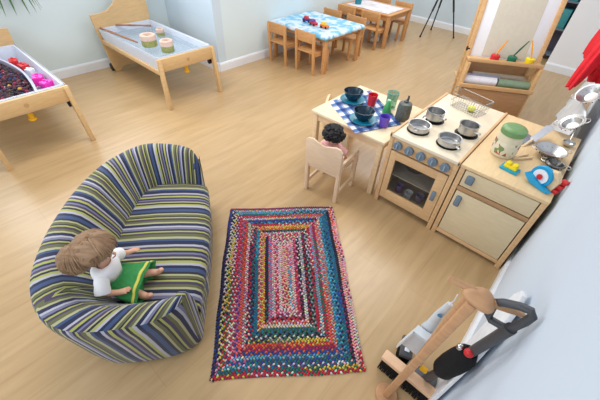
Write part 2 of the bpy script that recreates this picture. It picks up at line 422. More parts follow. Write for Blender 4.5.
# oven door: frame with window
dx0, dx1, dz0, dz1 = .034, UW-.034, .06, .475
mb = MB(); wx0, wx1, wz0, wz1 = .08, UW-.10, .14, .415
mb.box(dx0, .0, dz0, wx0, .02, dz1, bev=.002); mb.box(wx1, .0, dz0, dx1, .02, dz1, bev=.002)
mb.box(wx0-.001, .0, dz0, wx1+.001, .02, wz0, bev=.002); mb.box(wx0-.001, .0, wz1, wx1+.001, .02, dz1, bev=.002)
od = mb.build('oven_door', kit_edge, stove)
MB().box(wx0-.004, .008, wz0-.004, wx1+.004, .012, wz1+.004).build('window_pane', ovenglass, od)
MB().box(dx1-.052, -.014, .25, dx1-.024, .0, .33, bev=.006).build('handle', blue_grey, od)
mb = MB()
mb.box(.025, .04, .262, UW-.025, .48, .268)
mb.build('oven_shelf', M('beige_shelf', (196, 186, 166), rough=.5), stove)
MB().box(.019, .5, .056, UW-.019, .51, .57).build('oven_back', panel_w, stove)
drawer_unit = thing('play_cupboard', 'wooden play kitchen cupboard with one drawer above one door', 'play cupboard', (KX0+UW+.008, KY0, 0))
unit_frame(drawer_unit, UW, KY1-KY0, KH, wood('cupboard_top_wood', (224, 194, 148), var=.06, st=(14, 2.5, 2.5)), False)
dr = MB().box(.036, .002, .455, UW-.036, .02, .57, bev=.002).build('drawer', panel_w, drawer_unit)
MB().box(.058, -.012, .485, .102, .004, .548, bev=.01).build('handle', blue_grey, dr)
MB().box(.032, .0, .42, UW-.032, .022, .448, bev=.002).build('rail', wood('dark_rail_wood', (176, 138, 98)), drawer_unit)
dd = MB().box(.036, .002, .062, UW-.036, .02, .412, bev=.002).build('door', panel_w, drawer_unit)
MB().box(.054, -.012, .30, .088, .004, .385, bev=.01).build('handle', blue_grey, dd)
MB().box(.031, .001, .03, UW-.031, .02, .058, bev=.002).build('plinth', kit_edge, drawer_unit)

# cups inside the oven
cupm = M('lilac_plastic', (150, 120, 190), rough=.4)
def cup_mb(r, h, t=.003, flare=1.15): return MB().lathe([(0, 0), (r, 0), (r*flare, h), (r*flare-t, h), (r-t, t), (0, t)], n=28)
for k, (x, y, m_, lb) in enumerate([(-.67, 2.0, cupm, 'lilac cup on the oven floor, left of the white cup'), (-.58, 1.97, white_pl, 'white cup on the oven floor behind the glass'),
                                    (-.5, 2.0, M('grey_lilac', (160, 150, 176), rough=.4), 'greyish lilac cup on the oven floor near the handle side')]):
    o = cup_mb(.028, .06).build('toy_cup', m_, loc=(x, y, .056)); tag(o, lb, 'cup', 'cups on the oven floor')
pt = thing('baking_tin', 'dark metal baking tin on the oven shelf behind the glass', 'baking tin', (-.62, 2.06, .273))
MB().lathe([(0, 0), (.07, 0), (.085, .035), (.08, .035), (.067, .004), (0, .004)], n=30).build('pan_body', dsteel, pt)
MB().tube([(.083*cos(t*.314), .083*sin(t*.314), .036) for t in range(20)], .003, 6, True).build('rim', steel, pt)

# pans on the hob
def pan(r, h):
    t = thing('toy_saucepan', '', 'saucepan')
    MB().lathe([(0, .004), (r*.9, .004), (r, .012), (r, h), (r+.006, h+.002), (r+.006, h+.004), (r-.003, h+.003), (r-.003, .014), (r*.88, .009), (0, .009)], n=36).build('pan_body', steel, t)
    MB().lathe([(0, 0), (r*.92, 0), (r*.98, .005), (r*.98, .013), (r*.9, .006), (0, .006)], n=36).build('pan_base', black, t)
    MB().tube([(r-.002, 0, h-.012), (r+.03, 0, h-.008), (r+.055, 0, h-.004)], .005, 8, flat=2.0).build('handle', steel, t)
    MB().tube([(-r+.001, -.018, h-.012), (-r-.016, -.016, h-.008), (-r-.02, 0, h-.006), (-r-.016, .016, h-.008), (-r+.001, .018, h-.012)], .003, 8).build('side_loop', steel, t)
    return t
p0 = pan(.07, .045)
specs = [(-.675, 2.0, R(100), 'shallow steel toy pan at the front left of the hob'), (-.455, 1.985, R(-40), 'shallow steel toy pan at the front right of the hob, beside the cupboard'),
         (-.665, 2.215, R(-30), 'steel toy pot at the back left of the hob, nearest the mugs and table'), (-.42, 2.2, R(-35), 'steel toy pot at the back right of the hob, below the wire basket')]
for k, (x, y, rz, lb) in enumerate(specs):
    o = p0 if k == 0 else copy_tree(p0, (0,0,0), 0, lb)
    o.location = (x, y, KH); o.rotation_euler = (0, 0, rz); o['label'] = lb; o['group'] = 'steel toy pans on the hob'
    if k > 1: o.scale = (.88, .88, 1.5)
ring = M('hob_ring_black', (30, 30, 32), rough=.5)
for x, y in ((-.675, 2.0), (-.455, 1.985), (-.665, 2.215), (-.42, 2.2)):
    MB().lathe([(0, 0), (.076, 0), (.076, .0012), (0, .0012)], (x-KX0, y-KY0, KH-.0008), 40).build('hob_ring', ring, stove)
# wire basket with a green-yellow block
wb = thing('wire_basket', 'see-through wire basket at the back of the hob holding a yellow-green lemon', 'wire basket', (-.55, 2.56, KH+.001), R(-14))
mb = MB(); bw, bd, bh = .125, .07, .10
for z, s in ((.003, .9), (bh*.5, .95), (bh, 1.)):
    mb.tube([(x*s, y*s, z) for x, y in ((-bw, -bd), (bw, -bd), (bw, bd), (-bw, bd))], .0018, 6, True)
mb.build('rim', wire_m, wb); mb = MB()
for k in range(13):
    x = -bw+k*2*bw/12
    mb.tube([(x, -bd, bh), (x*.9, -bd*.9, .003), (x*.9, bd*.9, .003), (x, bd, bh)], .0012, 5)
for k in range(7):
    y = -bd+k*2*bd/6
    mb.tube([(-bw, y, bh), (-bw*.9, y*.9, .003), (bw*.9, y*.9, .003), (bw, y, bh)], .0012, 5)
mb.build('wire_mesh', wire_m, wb)
for s in (-1, 1): MB().tube([(s*bw, -.03, bh), (s*(bw+.02), -.03, bh+.015), (s*(bw+.03), 0, bh+.02), (s*(bw+.02), .03, bh+.015), (s*bw, .03, bh)], .003, 8).build('handle', wire_m, wb)
o = MB().ell((0, 0, 0), (.028, .022, .021), 3, fn=lambda v: 1+.15*abs(v.x)**8).build('toy_lemon', M('lemon_yellow', (224, 226, 90), rough=.5), loc=(-.525, 2.545, KH+.026))
tag(o, 'yellow-green toy lemon lying in the wire basket', 'toy food')

# items on the cupboard top
jar = thing('lidded_jar', 'large round food jar with a green lid and printed label on the cupboard top', 'jar', (-.165, 2.13, KH))
jar.scale = (.92, .92, 1.12)
MB().lathe([(0, 0), (.066, 0), (.075, .008), (.078, .03), (.078, .095), (.07, .12), (.066, .13), (0, .13)], n=40).build('jar_body', M('cream_jar', (218, 206, 176), rough=.4, var=.06, scale=20), jar)
def label_mat():
    m, nt, b = new_mat('printed_label'); N = nt.nodes.new; L = nt.links.new
    b.inputs['Roughness'].default_value = .5
    tc = N('ShaderNodeTexCoord'); v = N('ShaderNodeTexVoronoi'); v.inputs['Scale'].default_value = 42
    r = N('ShaderNodeValToRGB'); r.color_ramp.interpolation = 'CONSTANT'
    cs = [(0, (222, 212, 188)), (.38, (170, 84, 74)), (.5, (222, 212, 188)), (.62, (116, 140, 84)), (.72, (226, 218, 196)), (.9, (120, 92, 96))]
    e = r.color_ramp.elements; e[0].position = 0; e[0].color = (*lin(*cs[0][1]), 1); e[1].position = cs[1][0]; e[1].color = (*lin(*cs[1][1]), 1)
    for p, c in cs[2:]: q = e.new(p); q.color = (*lin(*c), 1)
    L(tc.outputs['Object'], v.inputs['Vector']); L(v.outputs['Color'], r.inputs[0]); L(r.outputs[0], b.inputs['Base Color']); return m
MB().lathe([(.0785, .022), (.0792, .024), (.0792, .092), (.0785, .094)], n=40).build('paper_label', label_mat(), jar)
MB().lathe([(0, .128), (.068, .128), (.076, .132), (.078, .142), (.076, .158), (.066, .166), (.03, .169), (0, .169)], n=40).build('lid', M('green_lid', (112, 150, 96), rough=.4), jar)
sp = thing('toy_butter_dish', 'yellow block with two ridges on a turquoise tray near the cupboard edge', 'toy food', (-.075, 1.985, KH), R(-8))
MB().box(-.05, -.032, 0, .05, .032, .016, bev=.004).build('tray', M('turquoise_plastic', (24, 160, 190), rough=.4), sp)
mb = MB(); mb.box(-.036, -.022, .016, .036, .022, .034, bev=.004)
for x in (-.018, .018): mb.box(x-.013, -.018, .032, x+.013, .018, .048, bev=.004)
mb.build('block', M('yellow_plastic', (240, 216, 30), rough=.45), sp)
cb = M('toy_blue', (30, 156, 206), rough=.4); rdm = M('toy_red', (206, 44, 48), rough=.4)
toy = thing('toy_balance', 'blue, white and red round-faced wooden toy at the front corner of the cupboard', 'toy', (.08, 1.93, KH), R(-22)); toy.scale = (1.12, 1.1, 1.15)
tilt = Matrix.Rotation(R(-38), 4, 'X')
mb = MB(); mb.prism([(-.075, .035), (-.062, .03), (-.03, .005), (.06, -.0), (.072, .012), (.02, .02), (-.06, .05)], -.012, .012, 'xz', bev=.003); mb.build('base', cb, toy)
mb = MB(); mb.lathe([(0, 0), (.05, 0), (.052, .004), (.052, .02), (.05, .024), (0, .024)], (-.01, .012, .05), 36, None, 'y'); face = mb.build('face_disc', cb, toy)
MB().lathe([(0, 0), (.036, 0), (.036, .003), (0, .003)], (-.01, .0115-.003, .05), 36, None, 'y').build('white_ring', white_pl, face)
MB().lathe([(0, 0), (.014, 0), (.012, .006), (0, .008)], (-.01, .002, .05), 24, None, 'y').build('red_centre', rdm, face)
MB().prism([(.02, .0), (.06, .0), (.07, .06), (.04, .10), (-.005, .09)], .025, .055, 'xz', bev=.003).build('side_block', birch, toy)
mb = MB()
for k in range(3): mb.box(.05+k*.004, .03+k*.01, .0+k*.024, .085+k*.003, .06+k*.01, .02+k*.024, bev=.004)
mb.build('red_peg', rdm, toy)
# steel colander
def colander(name, label, loc, r, m_, rx=0, ry=0, rz=0, grp=None):
    t = thing(name, label, 'colander' if 'colander' in name else 'pan', loc, 0, grp); t.rotation_euler = (rx, ry, rz)
    mb = MB(); nn = 40; prof = [(0, .0), (r*.5, .004), (r*.8, .03), (r*.97, r*.5), (r, r*.55), (r*1.05, r*.56), (r*1.0, r*.545), (r*.95, r*.5), (r*.78, .034), (r*.48, .008), (0, .004)]
    mb.lathe(prof, n=nn); mb.build('bowl', m_, t)
    mb = MB()
    for ring_ in range(3):
        rr = r*(.55+.16*ring_); z = [.012, .028, r*.33][ring_]
        for k in range(14):
            a = 2*pi*k/14+ring_*.2
            mb.ell((rr*1.06*cos(a), rr*1.06*sin(a), z), (.004, .004, .004), 1)
    mb.build('hole', black, t)
    for s in (-1, 1): MB().tube([(s*r, -.022, r*.55), (s*(r+.022), -.018, r*.56), (s*(r+.028), 0, r*.56), (s*(r+.022), .018, r*.56), (s*r, .022, r*.55)], .003, 8).build('handle', steel, t)
    return t
colander('steel_colander', 'steel colander lying on the cupboard top behind the round-faced toy', (.055, 2.32, KH+.003), .085, steel, 0, 0, R(30))
o = thing('cleaver_knife', 'silver toy knife with flat blade leaning up over the cupboard top', 'knife', (-.075, 2.38, KH+.012), R(74)); o.rotation_euler = (0, R(-18), R(74))
MB().prism([(.03, -.022), (.2, -.03), (.22, .0), (.2, .022), (.03, .02)], 0, .003, 'xy').build('blade', M('dull_steel', (186, 190, 200), rough=.35, metal=.6), o)
MB().tube([(-.07, 0, .002), (-.02, 0, .003), (.035, 0, .002)], .01, 10, rs=[.011, .009, .008]).build('handle', birch, o)
o = MB().lathe([(0, 0), (.075, 0), (.085, .006), (.07, .02), (.02, .03), (0, .03)], n=36).build('pan_lid', M('grey_lid', (150, 158, 166), rough=.4, metal=.6), loc=(-.14, 2.42, KH))
tag(o, 'round grey metal pan lid lying behind the green-lidded jar', 'lid')
o = thing('toy_tongs', 'pair of wooden toy tongs lying between jar and colander', 'tongs', (-.055, 2.17, KH+.004), R(60))
for s in (-1, 1): MB().tube([(-.07, 0, .006), (-.02, s*.012, .007), (.06, s*.018, .005)], .005, 8, rs=[.007, .006, .008]).build('arm', birch, o)
o = thing('steel_ladle', 'steel ladle lying beside the wall behind the colander', 'ladle', (.12, 2.55, KH), R(95))
MB().lathe([(0, 0), (.02, .002), (.034, .016), (.036, .03), (.034, .03), (.031, .016), (.018, .005), (0, .004)], n=28).build('bowl', steel, o)
MB().tube([(.034, 0, .028), (.06, 0, .05), (.12, 0, .06), (.17, 0, .05)], .004, 8).build('handle', steel, o)
o = colander('shallow_pan', 'dark steel sieve pan stacked at the wall end of the cupboard top', (.11, 2.2, KH+.004), .052, dsteel)

# white cloth and hanging pans on the right wall
def cloth_wall():
    mb = MB()
    def f(u, v):
        y = 2.80+u*1.9; z = .12+v*.56*(1-.1*u)+.015*sin(u*9)
        return (XR-.05-.06*min(1,u*4)-.085*(1-v)**1.3-.022*(1+sin(u*26+v*3))*(1-.4*v)-.012*sin(u*61+v*5)*(1-v)-.02, y, z)
    mb.grid(f, 90, 24); o = mb.build('hanging_cloth', M('white_silver_cloth', (222, 228, 234), rough=.5, var=.05, scale=14, bump=.4)); solidify(o, .006); return o
tag(cloth_wall(), 'crumpled white cloth hanging on the right wall beyond the kitchen', 'cloth')
o = colander('hanging_pan', 'steel pan hanging on the right wall over the white cloth', (.095, 3.10, .75), .082, steel, R(30), R(-35), 0)
o = colander('wall_colander', 'steel colander hanging on the wall below the other pan, nearest the cupboard', (.09, 2.74, .655), .072, steel, R(25), R(-30), R(-10))
# red jacket
rj = thing('red_jacket', 'bright red jacket hanging by the wall above the white cloth', 'jacket', (.07, 3.34, .70)); rj.scale = (1.2, 1.6, 1.15)
redm = M('red_fabric', (214, 30, 44), rough=.8, var=.1, scale=25, bump=.25)
def blob(cx, cy, z0, z1, rx, ry, lean=(0, 0), seed=0):
    mb = MB(); n = 40
    prof = []
    for k in range(15):
        t = k/14; env = sin(pi*min(1, max(0.02, .08+t*.8)))**.5
        prof.append((t, env*(1-.25*t)))
    rings = []
    for t, e in prof:
        row = []
        for i in range(n):
            a = 2*pi*i/n; w = 1+.16*sin(5*a+seed+t*2)+.08*sin(9*a+3*t+seed)
            row.append(mb.bm.verts.new((cx+lean[0]*t+rx*e*w*cos(a), cy+lean[1]*t+ry*e*w*sin(a), z0+(z1-z0)*t+.01*sin(3*a+seed)*(1-t))))
        rings.append(row)
    for a_, b_ in zip(rings, rings[1:]):
        for i in range(n): mb.bm.faces.new((a_[i], a_[(i+1) % n], b_[(i+1) % n], b_[i]))
    mb.bm.faces.new(rings[0][::-1]); mb.bm.faces.new(rings[-1]); return mb
blob(.0, .05, .07, .75, .10, .17, (.02, 0), 1).build('jacket_body', redm, rj)
blob(-.11, -.08, .04, .62, .045, .055, (.09, .06), 2).build('sleeve', redm, rj)
blob(-.13, .16, .16, .66, .05, .06, (.10, -.05), 4).build('sleeve', redm, rj)
blob(-.07, .0, .3, .68, .05, .07, (.05, .02), 5).build('hood', redm, rj)
MB().tube([(XR-.085, .05, .85), (.06, .05, .84), (.02, .05, .80), (.02, .05, .77)], .006, 8).build('hanging_loop', redm, rj)

# ------------------------------------------------------------------ play table by the stove
pt = thing('play_table', 'small pale wooden table beside the play stove, laid with bowls and mugs', 'table', (-1.49, 1.84, 0))
tw, td, th = .675, .68, .5
MB().box(0, 0, th-.022, tw, td, th, bev=.006).build('tabletop', birch_pale, pt)
mb = MB(); mb.box(.03, .025, th-.085, tw-.03, .04, th-.022); mb.box(.03, td-.04, th-.085, tw-.03, td-.025, th-.022); mb.box(.025, .03, th-.085, .04, td-.03, th-.022); mb.box(tw-.04, .03, th-.085, tw-.025, td-.03, th-.022)
mb.build('apron', birch, pt)
for x in (.015, tw-.055):
    for y in (.015, td-.055): MB().box(x, y, 0, x+.04, y+.04, th-.022, bev=.004).build('leg', birch, pt)
# gingham cloth
def gingham():
    m, nt, b = new_mat('blue_gingham'); b.inputs['Roughness'].default_value = .85; N = nt.nodes.new; L = nt.links.new
    uv = N('ShaderNodeUVMap'); sp_ = N('ShaderNodeSeparateXYZ'); L(uv.outputs[0], sp_.inputs[0])
    outs = []
    for ch in 'XY':
        mu = N('ShaderNodeMath'); mu.operation = 'MULTIPLY'; mu.inputs[1].default_value = 5
        fr = N('ShaderNodeMath'); fr.operation = 'FRACT'; r = N('ShaderNodeValToRGB'); r.color_ramp.interpolation = 'CONSTANT'
        e = r.color_ramp.elements; e[0].color = (*lin(238, 240, 246), 1); e[0].position = 0; e[1].position = .48; e[1].color = (*lin(92, 124, 176), 1)
        q = e.new(.88); q.color = (*lin(230, 234, 240), 1); q = e.new(.93); q.color = (*lin(60, 90, 150), 1)
        L(sp_.outputs[ch], mu.inputs[0]); L(mu.outputs[0], fr.inputs[0]); L(fr.outputs[0], r.inputs[0]); outs.append(r)
    mx = N('ShaderNodeMix'); mx.data_type = 'RGBA'; mx.blend_type = 'MULTIPLY'; mx.inputs[0].default_value = 1
    L(outs[0].outputs[0], mx.inputs[6]); L(outs[1].outputs[0], mx.inputs[7]); L(mx.outputs[2], b.inputs['Base Color']); return m
ging = gingham()
def sheet(name, corners, z, nu, nv, m_, amp=.003, edge_drop=None):
    bm = bmesh.new(); ly = bm.loops.layers.uv.new('UVMap'); c = [Vector(p) for p in corners]
    g = []
    for i in range(nu+1):
        row = []
        for j in range(nv+1):
            u, v = i/nu, j/nv
            p = (c[0]*(1-u)+c[1]*u)*(1-v)+(c[3]*(1-u)+c[2]*u)*v
            zz = z+.0015+amp*(.5+.5*sin(u*11+v*5)*sin(v*9-u*3))
            if edge_drop: zz = edge_drop(p, zz)
            row.append(bm.verts.new(zz if isinstance(zz, Vector) else (p.x, p.y, zz)))
        g.append(row)
    for i in range(nu):
        for j in range(nv):
            f = bm.faces.new((g[i][j], g[i+1][j], g[i+1][j+1], g[i][j+1])); f.smooth = True
            for lp, (a, b_) in zip(f.loops, ((i, j), (i+1, j), (i+1, j+1), (i, j+1))): lp[ly].uv = (a/nu, b_/nv)
    me = bpy.data.meshes.new(name); bm.to_mesh(me); bm.free(); me.materials.append(m_)
    o = bpy.data.objects.new(name, me); C.objects.link(o); solidify(o, .0015, 0); return o
o = sheet('gingham_cloth', [(-1.475, 2.04), (-1.03, 1.79), (-.86, 2.16), (-1.36, 2.49)], .501, 40, 40, ging)
tag(o, 'blue and white checked cloth spread on the play table', 'tablecloth')
teal_d = M('dark_teal_speckle', (20, 48, 66), rough=.25, var=.5, scale=40); turq = M('turquoise_plate', (26, 132, 160), rough=.3, var=.08)
def bowl(label, x, y):
    p = MB().lathe([(0, 0), (.05, 0), (.06, .004), (.088, .012), (.09, .015), (.086, .016), (.058, .008), (0, .006)], n=40).build('toy_plate', turq, loc=(x, y, .508))
    tag(p, 'turquoise plate under '+label, 'plate', 'turquoise plates on the play table')
    b = MB().lathe([(0, 0), (.034, 0), (.037, .006), (.058, .03), (.068, .062), (.07, .066), (.066, .066), (.055, .034), (.034, .01), (0, .008)], n=40).build('toy_bowl', teal_d, loc=(x, y, .516)); b.scale = (1.15, 1.15, 1.15); p.scale = (1.15, 1.15, 1)
    return b
tag(bowl('the bowl at the far side of the play table', -1.35, 2.2), 'dark teal bowl on the far turquoise plate of the play table', 'bowl', 'dark teal bowls')
tag(bowl('the bowl nearer the doll', -1.10, 1.985), 'dark teal bowl on the near turquoise plate of the play table', 'bowl', 'dark teal bowls')
def beaker(lb, m_, x, y, h=.085, r=.028):
    t = thing('toy_beaker', lb, 'cup', (x, y, .506))
    MB().lathe([(0, 0), (r, 0), (r*1.06, .005), (r*1.28, h), (r*1.28-.003, h), (r, .006), (0, .006)], n=32).build('cup_body', m_, t)
    MB().tube([(r*1.29*cos(a*pi/12), r*1.29*sin(a*pi/12), h) for a in range(24)], .0025, 6, True).build('rim', m_, t)
beaker('red plastic beaker beside the far bowl on the play table', M('red_beaker', (214, 34, 48), rough=.35), -1.195, 2.25, .09, .03)
beaker('purple plastic beaker at the front of the play table', M('purple_beaker', (104, 76, 190), rough=.35), -.945, 2.03, .08, .031)
o = thing('green_bottle', 'small green cone-shaped bottle between the red beaker and the grey shaker', 'bottle', (-1.04, 2.23, .505))
MB().lathe([(0, 0), (.034, 0), (.036, .01), (.026, .06), (.014, .09), (.012, .095), (0, .095)], n=28).build('bottle_body', M('green_plastic', (72, 166, 96), rough=.35), o)
MB().lathe([(.013, .094), (.014, .108), (0, .11)], n=20).build('cap', M('pale_green', (150, 200, 160), rough=.4), o)
o = thing('glass_jug', 'clear greenish glass tumbler at the far side of the play table', 'glass', (-1.07, 2.34, .502))
MB().lathe([(0, 0), (.038, 0), (.041, .006), (.048, .125), (.045, .125), (.038, .008), (0, .008)], n=32).build('glass_body', M('green_tint_glass', (190, 226, 210), rough=.08, trans=.85, var=0), o)
MB().tube([(.0465*cos(a*pi/12), .0465*sin(a*pi/12), .125) for a in range(24)], .003, 6, True).build('rim', M('teal_rim', (90, 160, 160), rough=.3), o)
o = thing('grey_shaker', 'tall dark grey flask with upright spout at the stove end of the play table', 'flask', (-.905, 2.235, .502))
gm = M('gunmetal_mottled', (92, 96, 92), rough=.45, var=.35, scale=60)
MB().lathe([(0, 0), (.05, 0), (.054, .006), (.053, .1), (.048, .13), (.034, .138), (.02, .14), (0, .14)], n=32).build('flask_body', gm, o)
MB().tube([(.0, .01, .135), (.004, .014, .165), (.002, .016, .185)], .008, 10, rs=[.012, .008, .007]).build('spout', dgrey, o)
MB().lathe([(0, .138), (.02, .138), (.018, .15), (0, .152)], n=20).build('lid', dgrey, o)

# chairs of pale wood
def pale_chair(label, x, y, rz):
    t = thing('toddler_chair', label, 'chair', (x, y, 0), rz)
    w, d, sh, bh = .30, .29, .25, .49
    for s, sx in ((-1, -w/2), (1, w/2-.03)):
        MB().box(sx, -.0, 0, sx+.03, .035, bh-.06, bev=.006).build('rear_leg', pink_w, t)
        MB().box(sx, d-.035, 0, sx+.03, d, sh+.09, bev=.006).build('front_leg', pink_w, t)
        MB().box(sx+.004, .03, sh+.075, sx+.026, d-.0, sh+.1, bev=.006).build('arm_rail', pink_w, t)
        MB().box(sx+.006, .03, .07, sx+.024, d-.03, .1, bev=.003).build('stretcher', pink_w, t)
    MB().box(-w/2+.028, .01, sh-.016, w/2-.028, d-.004, sh, bev=.004).build('seat', pink_w, t)
    poly = [(-w/2, .27), (w/2, .27), (w/2, bh-.02), (w/2-.02, bh), (w/2-.06, bh+.004), (.06, bh-.012), (0, bh-.03), (-.06, bh-.012), (-w/2+.06, bh+.004), (-w/2+.02, bh), (-w/2, bh-.02)]
    MB().prism(poly, -.008, .008, 'xz', bev=.003).build('backrest', pink_w, t)
    return t
pale_chair('pale wooden toddler chair seating the black-haired doll, its back to the rug', -1.115, 1.55, R(7))
# round-back chair beyond the table
t = thing('round_back_chair', 'wooden chair with a rounded back, standing beyond the left end of the play table', 'chair', (-1.60, 2.20, 0), R(-62)); t.scale = (1, 1, .93)
mb = MB()
MB().box(-.13, .0, .245, .13, .26, .262, bev=.006).build('seat', birch, t)
for sx in (-.14, .12):
    for y in (.0, .23): MB().box(sx, y, 0, sx+.022, y+.025, .25 if y else .36, bev=.004).build('leg', birch, t)
poly = [(-.145, .33)]+[(.145*cos(a), .39+.10*sin(a)) for a in [pi-k*pi/14 for k in range(15)]]+[(.145, .33)]
MB().prism(poly[::-1], -.008, .012, 'xz', bev=.003).build('backrest', birch, t)

# ------------------------------------------------------------------ dolls
def skin_body(name, V, E, parent, m_, root=0, lv=1):
    me = bpy.data.meshes.new(name); me.from_pydata([v[:3] for v in V], E, []); o = bpy.data.objects.new(name, me); C.objects.link(o)
    o.parent = parent; me.materials.append(m_)
    sk = o.modifiers.new('Skin', 'SKIN'); sk.use_smooth_shade = True
    if not me.skin_vertices: me.skin_vertices.new(name='')
    for i, v in enumerate(V):
        r = v[3]; me.skin_vertices[0].data[i].radius = (r, r) if not isinstance(r, tuple) else r
    me.skin_vertices[0].data[root].use_root = True
    subsurf(o, lv+1); return o
def doll(t, hairm, dressm, arms, legs, hairfn, k=1.):
    V = [(0, 0, .05, .048), (-.004, 0, .11, .043), (-.004, 0, .175, .046), (0, 0, .215, .026), (.004, 0, .24, .024), (.008, 0, .275, .05), (.01, 0, .315, .06), (.004, 0, .355, .046)]
    E = [(i, i+1) for i in range(7)]
    def chain(base, pts):
        prev = base
        for p in pts: V.append(p); E.append((prev, len(V)-1)); prev = len(V)-1
        return prev
    for s, (el, wr, hd) in zip((1, -1), arms):
        e = chain(2, [(-.002, s*.05, .19, .022), (*el, .019), (*wr, .014), (*hd, .015)])
        d = (Vector(hd)-Vector(wr)).normalized(); side = d.cross(Vector((0, 0, 1))).normalized()
        for f in range(4):
            off = side*(-.0105+.007*f); L_ = [.019, .024, .022, .016][f]
            b = Vector(hd)+d*.008+off; c = b+d*L_*.6; g = c+d*L_*.4-Vector((0, 0, .006))
            chain(e, [(*b, .0042), (*c, .0037), (*g, .003)])
        b = Vector(hd)+side*(-.014*s)+d*.0; chain(e, [(*b, .0045), (*(b+d*.012-side*.006*s), .0036)])
    for s, pts in zip((1, -1), legs):
        chain(0, [(.02, s*.03, .045, .036)]+pts)
    b = skin_body('body', V, E, t, skin_m)
    # face
    for s in (-1, 1):
        eye = MB().ell((.060, s*.024, .314), (.006, .009, .007), 2).build('eye', white_pl, t)
        MB().ell((.0655, s*.024, .314), (.002, .005, .005), 2).build('iris', M('doll_iris', (70, 90, 110), rough=.2), eye)
        MB().ell((.004, s*.062, .305), (.010, .006, .014), 2).build('ear', skin_m, t)
    MB().ell((.073, 0, .303), (.007, .007, .008), 2).build('nose', skin_m, t)
    MB().tube([(.066, -.013, .284), (.0705, 0, .282), (.066, .013, .284)], .0028, 6).build('mouth', M('doll_lips', (190, 80, 84), rough=.4), t)
    hairfn(t, hairm)
    return b
def on_sofa(l, n, z):
    v = Matrix.Rotation(SA, 4, 'Z') @ Vector((n, l, 0)); return (SO[0]+v.x, SO[1]+v.y, z)
d1 = thing('sitting_doll', 'brown-haired doll in a green dress and white blouse sitting on the striped sofa', 'doll', on_sofa(.195, -.38, .278), SA-R(4))
hairm = M('brown_doll_hair', (150, 118, 88), rough=.6, var=.25, scale=16, stretch=(1, 6, 1), bump=.6)
def strands(mb, c, rad, n, rnd_, a0=0, a1=2*pi, low=-.35, thick=.0035):
    for k in range(n):
        a = a0+(a1-a0)*k/n+rnd_.uniform(-.03, .03); pts = []
        for j in range(7):
            ph = pi/2*.98-(pi/2-low*1.0)*j/6*rnd_.uniform(.97, 1.03)
            wv = 1+.025*sin(j*1.7+k)
            pts.append((c[0]+rad[0]*wv*cos(ph)*cos(a), c[1]+rad[1]*wv*cos(ph)*sin(a), c[2]+rad[2]*wv*sin(ph)))
        mb.tube(pts, thick, 5, rs=[thick*.6, thick, thick*1.3, thick*1.3, thick*1.2, thick, thick*.4])
def hair1(t, m_):
    rr = random.Random(5); mb = MB()
    # full cap with a parting, and a heavy bunch pulled to the back and side
    mb.ell((-.002, .0, .34), (.09, .086, .074), 4, fn=lambda v: (1+.03*sin(v.y*22+v.x*4)-.10*math.exp(-(v.y*7)**2)*(v.z > 0))*(1 if v.x < .35 or v.z > .3 else .86))
    strands(mb, (-.012, .004, .338), (.083, .086, .073), 54, rr, R(45), R(315), -.75)
    strands(mb, (-.0, .0, .342), (.09, .086, .074), 16, rr, R(-45), R(45), .05)
    mb.build('hair', m_, t)
    mb = MB()
    mb.ell((-.065, -.045, .315), (.062, .066, .07), 4, fn=lambda v: 1+.05*sin(v.y*20+v.z*9)+.03*sin(v.x*31))
    strands(mb, (-.065, -.045, .32), (.064, .068, .073), 40, rr, 0, 2*pi, -1.2)
    mb.build('hair_bunch', m_, t)
dress1 = M('green_dress_fabric', (52, 136, 72), rough=.85, var=.14, scale=60, bump=.3)
doll(d1, hairm, dress1, [((.0, .10, .15), (.03, .135, .115), (.045, .155, .105)), ((.01, -.105, .13), (.065, -.085, .105), (.085, -.075, .105))],
     [[(.09, .05, .045, .026), (.155, .07, .035, .02), (.178, .075, .03, .017), (.195, .078, .048, .014), (.2, .08, .06, .010)], [(.09, -.045, .045, .026), (.15, -.06, .035, .02), (.172, -.062, .03, .017), (.19, -.064, .048, .014), (.195, -.066, .06, .010)]], hair1)
d1.scale = (1., 1., .9)
def skirt_mesh(rings, m_, name, t, n=48, fold=.06, fr=9):
    mb = MB(); rows = []
    for (cx_, cy_, cz_, rx, ry, tilt_, fk) in rings:
        row = []
        for i in range(n):
            a = 2*pi*i/n; w = 1+fk*sin(fr*a)
            p = Vector((rx*w*cos(a), ry*w*sin(a), 0)); p = Matrix.Rotation(tilt_, 3, 'Y') @ p
            row.append(mb.bm.verts.new((cx_+p.x, cy_+p.y, cz_+p.z)))
        rows.append(row)
    for a_, b_ in zip(rows, rows[1:]):
        for i in range(n): mb.bm.faces.new((a_[i], a_[(i+1) % n], b_[(i+1) % n], b_[i]))
    o = mb.build(name, m_, t, ang=70); solidify(o, .003, 1); return o
sk = skirt_mesh([(0, 0, .155, .046, .05, 0, 0), (.005, 0, .12, .052, .058, R(10), .02), (.03, 0, .095, .062, .08, R(35), .04), (.075, 0, .06, .055, .10, R(62), .04), (.125, .003, .05, .048, .115, R(78), .05), (.15, .004, .048, .046, .12, R(84), .06)], dress1, 'dress', d1)
skirt_mesh([(.128, .003, .05, .0505, .119, R(78), .05), (.138, .003, .049, .0495, .121, R(82), .055)], M('yellow_green_braid', (206, 204, 90), rough=.8), 'hem_band', sk)
blouse = M('white_blouse_fabric', (234, 232, 232), rough=.85, var=.03, scale=40, bump=.2)
skirt_mesh([(0, 0, .225, .03, .034, 0, 0), (-.002, 0, .212, .046, .062, 0, .01), (-.003, 0, .19, .056, .07, 0, .02), (-.002, 0, .165, .054, .06, 0, .02), (0, 0, .135, .05, .054, 0, .02)], blouse, 'blouse', d1, fr=6)
